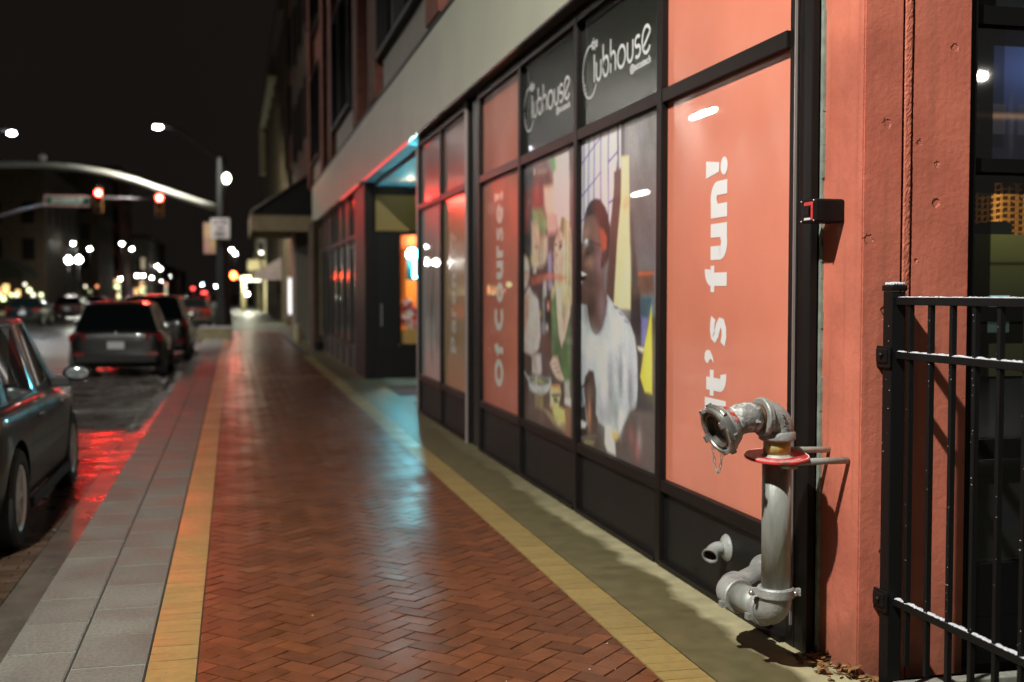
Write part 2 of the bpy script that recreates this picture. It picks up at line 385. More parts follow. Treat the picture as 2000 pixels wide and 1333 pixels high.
def poly(bm, pts, mi=0):
    f = bm.faces.new([bm.verts.new(p) for p in pts]); f.material_index = mi; return f

def text_obj(name, body, m, parent, place, length, height, bold=0, spacing=1.0, thick=.0006, slant=0, resol=6):
    """text mesh fitted to length x height; place(u, v, w) gives the world position (u along the text, v up, w out)"""
    cu = bpy.data.curves.new(name, 'FONT'); cu.body = body; cu.offset = bold; cu.space_character = spacing
    cu.resolution_u = resol; cu.shear = slant
    to = bpy.data.objects.new('tmp', cu); COL.objects.link(to)
    bpy.context.view_layer.update()
    me = bpy.data.meshes.new_from_object(to.evaluated_get(bpy.context.evaluated_depsgraph_get()))
    bpy.data.objects.remove(to); bpy.data.curves.remove(cu)
    xs = [v.co.x for v in me.vertices]; ys = [v.co.y for v in me.vertices]
    x0, x1, y0, y1 = min(xs), max(xs), min(ys), max(ys)
    for v in me.vertices:
        v.co = Vector(place((v.co.x - x0) / (x1 - x0) * length, (v.co.y - y0) / (y1 - y0) * height, thick))
    me.name = name
    return link_mesh(name, me, m, parent)
# ------------------------------------------------------------------ ground
def clip_poly(pts, x0, x1, y0, y1):
    def cl(ps, f, inter):
        o = []
        for i in range(len(ps)):
            a, b = ps[i - 1], ps[i]
            if f(b):
                if not f(a): o.append(inter(a, b))
                o.append(b)
            elif f(a): o.append(inter(a, b))
        return o
    def ix(c):
        return lambda a, b: (c, a[1] + (b[1] - a[1]) * (c - a[0]) / (b[0] - a[0]))
    def iy(c):
        return lambda a, b: (a[0] + (b[0] - a[0]) * (c - a[1]) / (b[1] - a[1]), c)
    ps = cl(pts, lambda p: p[0] >= x0, ix(x0)) if pts else []
    ps = cl(ps, lambda p: p[0] <= x1, ix(x1)) if ps else []
    ps = cl(ps, lambda p: p[1] >= y0, iy(y0)) if ps else []
    return cl(ps, lambda p: p[1] <= y1, iy(y1)) if ps else []
def area(ps): return abs(sum(ps[i - 1][0] * ps[i][1] - ps[i][0] * ps[i - 1][1] for i in range(len(ps)))) / 2
def add_paver(V, F, ps, z, tilt, bev=.0025, depth=.009):
    if len(ps) < 3 or area(ps) < 3e-4: return
    cx = sum(p[0] for p in ps) / len(ps); cy = sum(p[1] for p in ps) / len(ps)
    b = len(V); n = len(ps)
    for (x, y) in ps: V.append((x, y, z - depth))
    for (x, y) in ps:
        dx, dy = cx - x, cy - y; d = math.hypot(dx, dy) + 1e-6
        X, Y = x + dx / d * bev * 1.2, y + dy / d * bev * 1.2
        V.append((X, Y, z + (X - cx) * tilt[0] + (Y - cy) * tilt[1]))
    F.append([b + n + i for i in range(n)])
    for i in range(n):
        j = (i + 1) % n; F.append([b + i, b + j, b + n + j, b + n + i])
def mesh_vf(name, V, F, m, parent=None):
    me = bpy.data.meshes.new(name); me.from_pydata(V, [], F); me.validate(); return link_mesh(name, me, m, parent)
XB0, XB1 = -.158, 1.655
W_ = .1015
V, F = [], []
c45 = math.sqrt(.5)
def herr(x0, x1, y0, y1, tiltamp=.008):
    for i in range(-10, int((y1 - y0) / (W_ * 1.4142)) + 30):
        for j in range(-12, 24):
            for kind in (0, 1):
                ox, oy = i + 4 * j, i
                r_ = (ox, oy, ox + 2, oy + 1) if kind == 0 else (ox + 2, oy - 1, ox + 3, oy + 1)
                g = .018
                q = [(r_[0] + g, r_[1] + g), (r_[2] - g, r_[1] + g), (r_[2] - g, r_[3] - g), (r_[0] + g, r_[3] - g)]
                # shift so the strip is covered
                q = [((a) * W_, b * W_) for a, b in q]
                q = [((a - b) * c45, (a + b) * c45) for a, b in q]
                yb = sum(p[1] for p in q) / 4
                q = [(a + XB0 - .3, b + y0) for a, b in q]
                if max(p[0] for p in q) < x0 or min(p[0] for p in q) > x1: continue
                if max(p[1] for p in q) < y0 or min(p[1] for p in q) > y1: continue
                ps = clip_poly(q, x0 + .002, x1 - .002, y0, y1)
                add_paver(V, F, ps, random.uniform(-.0012, .0012), (random.gauss(0, tiltamp), random.gauss(0, tiltamp)))
# lattice (1,1) runs along Y after the 45 degree turn; j moves diagonally, so sweep a wide range of i for each j
def herr_full(x0, x1, y0, y1, tiltamp=.0105):
    s2 = W_ * math.sqrt(2)
    for j in range(-4, 8):
        # lattice vector (4,0) -> (4W c45, 4W c45)
        dx = 4 * W_ * c45 * j
        if dx < -1.2 or dx > (x1 - x0) + 1.2: continue
        i0 = int((-4 * W_ * c45 * j) / s2) - 4; i1 = int((y1 - y0 - 4 * W_ * c45 * j) / s2) + 4
        for i in range(i0, i1):
            for kind in (0, 1):
                ox, oy = i + 4 * j, i
                r_ = (ox, oy, ox + 2, oy + 1) if kind == 0 else (ox + 2, oy - 1, ox + 3, oy + 1)
                g = .020
                q = [(r_[0] + g, r_[1] + g), (r_[2] - g, r_[1] + g), (r_[2] - g, r_[3] - g), (r_[0] + g, r_[3] - g)]
                q = [((a - b) * W_ * c45 + x0 - .05, (a + b) * W_ * c45 + y0) for a, b in q]
                ps = clip_poly(q, x0 + .002, x1 - .002, y0, y1)
                add_paver(V, F, ps, random.uniform(-.0012, .0012), (random.gauss(0, tiltamp), random.gauss(0, tiltamp)))
herr_full(XB0, XB1, -1.0, 21.3)
herr_full(XB0, XB1, 21.72, 46.0)
o = mesh_vf('brick_pavement', V, F, M['brick']); tag(o, 'wet red herringbone brick pavement', None, None, 'structure')
def soldier(x0, x1, y0, y1, V, F, along='y', pitch=.1035):
    if along == 'y':
        y = y0
        while y < y1:
            add_paver(V, F, [(x0 + .002, y + .0012), (x1 - .002, y + .0012), (x1 - .002, y + pitch - .0012), (x0 + .002, y + pitch - .0012)],
                      random.uniform(-.0008, .0008), (random.gauss(0, .005), random.gauss(0, .005)), bev=.0018)
            y += pitch
    else:
        x = x0
        while x < x1 - pitch * .5:
            add_paver(V, F, [(x + .0012, y0 + .002), (x + pitch - .0012, y0 + .002), (x + pitch - .0012, y1 - .002), (x + .0012, y1 - .002)],
                      random.uniform(-.0008, .0008), (random.gauss(0, .005), random.gauss(0, .005)), bev=.0018)
            x += pitch
V, F = [], []
soldier(-.362, XB0, -1, 46, V, F); soldier(XB1, 1.862, -1, 28.6, V, F)
soldier(XB0, XB1, 21.3, 21.5, V, F, 'x'); soldier(XB0, XB1, 21.51, 21.71, V, F, 'x'); soldier(1.862, 2.36, 28.4, 28.6, V, F, 'x')
o = mesh_vf('tan_paver_band', V, F, M['tan']); tag(o, 'tan paver bands edging the brick pavement', None, None, 'structure')
o = box('paver_bedding', (-.362, 1.866, -1, 46, -.03, -.008), M['joint']); tag(o, 'dark sand joints under the pavers', None, None, 'structure')
# stone kerb: two rows of long blocks
V, F = [], []
for (xa, xb, off) in ((-.664, -.372, .0), (-.962, -.678, .21)):
    y = -1 - off
    while y < 46:
        h = .46
        add_paver(V, F, [(xa, y + .006), (xb, y + .006), (xb, y + h - .006), (xa, y + h - .006)], random.uniform(-.001, .001), (random.gauss(0, .0012), random.gauss(0, .0012)), bev=.003, depth=.02)
        y += h
o = mesh_vf('stone_kerb', V, F, M['granite']); tag(o, 'two rows of pale grey kerb blocks', None, None, 'structure')
V, F = [], []
o = box('kerb_mortar', (-.958, -.366, -1.4, 46, -.02, -.0032), M['granitej']); tag(o, None, None, None, 'structure')
o = box('kerb_face', (-.966, -.957, -1.4, 46, -.16, -.009), M['granite']); tag(o, None, None, None, 'structure')
o = box('kerb_gap', (-.676, -.666, -1.4, 46, -.004, -.0003), M['kerbdark']); tag(o, None, None, None, 'structure')
o = box('paver_gap', (-.371, -.363, -1.4, 46, -.02, -.003), M['kerbdark']); tag(o, None, None, None, 'structure')
# concrete strip beside the shop front
bm = bmesh.new()
ys = [-1, 1.2, 4.0, 7.02, 10.06, 13.1, 16.1, 19.1, 22.1, 25.1, 28.38]
for a, b in zip(ys, ys[1:]): bx(bm, 1.866, 2.60 if a > 14 else 2.46, a + .004, b - .004, -.08, 0)
o = out_bm('concrete_strip', bm, M['concrete']); tag(o, 'damp concrete strip along the shop front', None, None, 'structure')
o = box('strip_gap', (1.863, 2.44, -1, 28.38, -.09, -.008), M['granitej']); tag(o, None, None, None, 'structure')
o = box('entry_floor', (2.604, 5.0, 15.2, 20.7, -.06, .004), mat('entry_concrete', (.30, .24, .16), .6, var=.15, vscale=5, bump=.2)); tag(o, None, None, None, 'structure')
# far pavement
o = box('far_pavement', (-.962, 4.0, 46.0, 140, -.1, -.002), M['pale']); tag(o, 'pale wet pavement beyond the brick', None, None, 'structure')
o = box('shop_front_pavement', (1.87, 4.0, 28.62, 46.0, -.1, -.003), M['concrete']); tag(o, None, None, None, 'structure')
# road with parking lane pavers
V, F = [], []
y = -1
rowi = 0
while y < 46:
    x = -3.4 - (rowi % 2) * .1
    while x < -1.24:
        add_paver(V, F, clip_poly([(x + .003, y + .003), (x + .197, y + .003), (x + .197, y + .097), (x + .003, y + .097)], -3.4, -1.24, -2, 50), -.140 + random.uniform(-.0015, .0015), (random.gauss(0, .012), random.gauss(0, .012)))
        x += .2
    y += .1; rowi += 1
o = mesh_vf('parking_lane', V, F, M['road']); tag(o, 'wet dark paver parking lane', None, None, 'structure')
o = box('parking_bedding', (-3.42, -1.236, -1, 46, -.18, -.148), M['joint']); tag(o, None, None, None, 'structure')
o = box('gutter', (-1.234, -.968, -1.4, 46, -.18, -.142), mat('wet_gutter', (.07, .06, .048), .33, var=.3, vscale=4, rvar=.1, bump=.4)); tag(o, None, None, None, 'structure')
bm = bmesh.new(); poly(bm, [(-16, -6, -.144), (-3.42, -6, -.144), (-3.42, 700, -.144), (-16, 700, -.144)])
o = out_bm('road', bm, M['asphalt']); tag(o, 'wet dark road', None, None, 'structure')
bm = bmesh.new(); poly(bm, [(-3.42, 46, -.1445), (-.966, 46, -.1445), (-.966, 700, -.1445), (-3.42, 700, -.1445)])
o = out_bm('far_road', bm, M['asphalt']); tag(o, None, None, None, 'structure')
bm = bmesh.new(); poly(bm, [(-400, -60, -.2), (400, -60, -.2), (400, 900, -.2), (-400, 900, -.2)])
o = out_bm('ground', bm, M['asphalt']); tag(o, 'dark ground', None, None, 'structure')
bm = bmesh.new(); poly(bm, [(-15.9, 27, -.1405), (-3.43, 27, -.1405), (-3.43, 44, -.1405), (-15.9, 44, -.1405)])  # lighter patch laid over the dark road
o = out_bm('pale_road_patch', bm, M['pale']); tag(o, 'paler stretch of road', None, None, 'structure')
o = box('opposite_pavement', (-17, -13.6, -5, 46, -.2, -.01), M['pale']); tag(o, None, None, None, 'structure')
bm = bmesh.new(); bx(bm, -3.3, -1.24, 11.05, 11.15, -.150, -.1375)
bx(bm, -3.3, -1.24, 17.3, 17.4, -.150, -.1375)
o = out_bm('parking_markings', bm, M['mark']); tag(o, 'worn white parking stall lines', None, None, 'structure')
V, F = [], []
rng = random.Random(21)
for k in range(150):
    x, y = rng.uniform(-.35, 1.85), 3.9 + rng.random() ** 1.6 * 11; s = rng.uniform(.0015, .0045) * (1.6 if k % 11 == 0 else 1); n = len(V); a = rng.uniform(0, 3)
    for j in range(6): V.append((x + s * math.cos(a + j) * rng.uniform(.6, 1.3), y + s * math.sin(a + j) * rng.uniform(.6, 1.3), .0035))
    V.append((x, y, .0035 + s * .5))
    for j in range(6): F.append((n + j, n + (j + 1) % 6, n + 6))
o = mesh_vf('grit', V, F, mat('pale_grit', (.34, .31, .24), .8, island=.9)); tag(o, 'pale specks of grit scattered over the pavement', 'grit', None, 'stuff')
# planting bed right of the corner
bm = bmesh.new()
g = bmesh.ops.create_grid(bm, x_segments=60, y_segments=60, size=.5)
for v in g['verts']:
    v.co = Vector((2.465 + (v.co.x + .5) * 6, -1 + (v.co.y + .5) * 5.05, -.03 + random.uniform(0, .022)))
o = out_bm('planting_bed', bm, M['soil']); tag(o, 'dark mulch and moss beside the corner', None, None, 'structure')
o = box('bed_edging', (2.52, 6.0, 3.96, 4.02, -.05, .014), M['granitej'], bev=.006); tag(o, None, None, None, 'structure')

# ------------------------------------------------------------------ main building
B = empty('corner_shop_building', (2.38, 4.11, 0), 0, 'terracotta corner building with a long black framed shop front and beige fascia', 'building')
BO = Vector((2.38, 4.11, 0))
def bpart(o, parent=None):
    """parent a world-built mesh under the building (or one of its parts) keeping it in place"""
    if parent is None or parent is B:
        o.parent = B; o.matrix_parent_inverse = Matrix.Translation(-BO)
    else:
        o.parent = parent
    return o
GX = 2.38
# corner pillar (street side and end side)
bm = bmesh.new()
bx(bm, 2.418, 2.592, 4.11, 4.425, -.02, 4.55); bmesh.ops.bevel(bm, geom=[e for e in bm.edges if abs(e.verts[0].co.z - e.verts[1].co.z) > 1], offset=.006, segments=2, affect='EDGES')
bmesh.ops.subdivide_edges(bm, edges=[e for e in bm.edges if abs(e.verts[0].co.z - e.verts[1].co.z) > 1], cuts=60)
bpart(out_bm('pillar', bm, M['column']))
# chips and pits in the pillar: small real dents of darker broken paint
bpart(box('pillar', (2.642, 2.905, 4.122, 4.46, -.02, 4.55), M['column'], bev=.004))
V, F = [], []; nz_ = 500
for i in range(nz_ + 1):
    z = -.02 + 4.57 * i / nz_
    a = 2.6005 + .0007 * math.sin(z * 7) + random.uniform(-.0006, .0006); b = 2.6335 + .0007 * math.sin(z * 5 + 1) + random.uniform(-.0006, .0006)
    yf = 4.113 + .0006 * math.sin(z * 9)
    V += [(a, 4.2, z), (a, yf + .003, z)] + [(a + (b - a) * t, yf + random.uniform(-.0011, .0011) + .002 * (2 * t - 1) ** 4, z) for t in (.15, .35, .5, .65, .85)] + [(b, yf + .003, z), (b, 4.2, z)]
for i in range(nz_):
    for k in range(8): F.append((i * 9 + k, i * 9 + k + 1, i * 9 + k + 10, i * 9 + k + 9))
bpart(mesh_vf('sealant_strip', V, F, M['columnr']))
bpart(box('pillar_core', (2.43, 2.9, 4.17, 4.42, 0, 4.5), M['kerbdark']))
# frame members
def vmull(y0, y1, z0=.0, z1=3.5, x0=2.325, m='frame', name='mullion'):
    return bpart(box(name, (x0, 2.40, y0, y1, z0, z1), M[m], bev=.004))
vmull(4.565, 4.625, x0=2.362); vmull(4.432, 4.545, x0=2.366, z1=3.52)
bpart(box('aluminium_trim', (2.347, 2.358, 4.5475, 4.5545, .1, 3.5), M['trimsilver']))
bpart(box('joint_backing', (2.364, 2.40, 4.546, 4.574, 0, 3.5), M['frame']))
bm = bmesh.new()
for z0 in np.arange(0.0, 3.5, .07):
    a = random.uniform(-.004, .005); bx(bm, 2.405, 2.43, 4.412 + a, 4.432, z0, z0 + .071)
bpart(out_bm('caulk_joint', bm, M['caulk']))
for (a, b) in ((6.115, 6.195), (7.757, 7.837), (9.39, 9.47), (13.17, 13.25)): vmull(a, b, x0=2.34)
vmull(11.02, 11.09, x0=2.34); vmull(11.09, 11.56, x0=2.375, m='frame2', name='wide_post'); vmull(11.56, 11.64, x0=2.34)
bpart(box('aluminium_trim', (2.315, 2.337, 11.60, 11.62, 0, 3.5), M['trimsilver']))
vmull(14.80, 14.89, x0=2.34); bpart(box('aluminium_trim', (2.325, 2.338, 14.865, 14.888, 0, 3.4), M['trimsilver']))
bays = [(4.625, 6.115), (6.195, 7.757), (7.837, 9.39), (9.47, 11.02), (11.64, 13.17), (13.25, 14.80)]
for i, (a, b) in enumerate(bays):
    mm = 'frame' if i < 3 else 'frame2'
    bpart(box('sill_bar', (2.344, 2.40, a, b, .425, .492), M[mm], bev=.004))
    bpart(box('transom_bar', (2.344, 2.40, a, b, 2.612, 2.688), M[mm], bev=.004))
    bpart(box('base_panel', (2.372, 2.395, a, b, .03, .425), M['basep']))
    bpart(box('kick_rail', (2.335, 2.39, a, b, 0, .03), M['frame']))
    bpart(box('head_bar', (2.344, 2.40, a, b, 3.43, 3.52), M['frame']))
# glass panes with film
def grid_print(name, y0, y1, z0, z1, nu, nv, fn, m, parent=None, X=GX):
    """flat printed film: a grid whose vertices carry the print's colours. u runs from the far edge (y1) to the near edge (y0)"""
    u = np.linspace(0, 1, nu); v = np.linspace(0, 1, nv); U, Vv = np.meshgrid(u, v)
    C = fn(U, Vv)
    co = np.stack([np.full(U.size, X), (y1 - U * (y1 - y0)).ravel(), (z0 + Vv * (z1 - z0)).ravel()], 1)
    idx = np.arange(nu * nv).reshape(nv, nu)
    fc = np.stack([idx[:-1, :-1].ravel(), idx[1:, :-1].ravel(), idx[1:, 1:].ravel(), idx[:-1, 1:].ravel()], 1)
    me = bpy.data.meshes.new(name)
    me.vertices.add(len(co)); me.vertices.foreach_set('co', co.astype(np.float32).ravel())
    me.loops.add(fc.size); me.loops.foreach_set('vertex_index', fc.astype(np.int32).ravel())
    me.polygons.add(len(fc)); me.polygons.foreach_set('loop_start', (np.arange(len(fc)) * 4).astype(np.int32))
    me.polygons.foreach_set('loop_total', np.full(len(fc), 4, np.int32))
    me.update(calc_edges=True); me.validate()
    at = me.color_attributes.new('Col', 'FLOAT_COLOR', 'POINT')
    at.data.foreach_set('color', np.concatenate([C.reshape(-1, 3), np.ones((U.size, 1))], 1).astype(np.float32).ravel())
    return link_mesh(name, me, m)
def srgb(r, g, b):
    f = lambda c: (c / 255 / 12.92) if c / 255 <= .04045 else ((c / 255 + .055) / 1.055) ** 2.4
    return np.array([f(r), f(g), f(b)])
def inside(U, Vv, pts, aspect, soft):
    """soft polygon mask using signed distance to the edges"""
    P = np.array(pts, float); x = U; y = Vv * aspect; P = P * [1, aspect]
    d = np.full(U.shape, 9.); ins = np.zeros(U.shape, bool)
    n = len(P)
    for i in range(n):
        a = P[i - 1]; b = P[i]; e = b - a
        t = np.clip(((x - a[0]) * e[0] + (y - a[1]) * e[1]) / (e @ e + 1e-12), 0, 1)
        d = np.minimum(d, np.hypot(x - a[0] - t * e[0], y - a[1] - t * e[1]))
        c = ((b[1] > y) != (a[1] > y)) & (x < (a[0] - b[0]) * (y - b[1]) / (a[1] - b[1] + 1e-12) + b[0])
        ins ^= c
    s = np.where(ins, d, -d)
    return np.clip(s / soft + .5, 0, 1)[..., None]
def smooth_noise(U, Vv, k, seed):
    rng = np.random.RandomState(seed); o = np.zeros(U.shape)
    for _ in range(10):
        a, b, c = rng.uniform(-k, k), rng.uniform(-k, k), rng.uniform(0, 6.3); o += np.sin(a * U + b * Vv + c)
    return o / 10
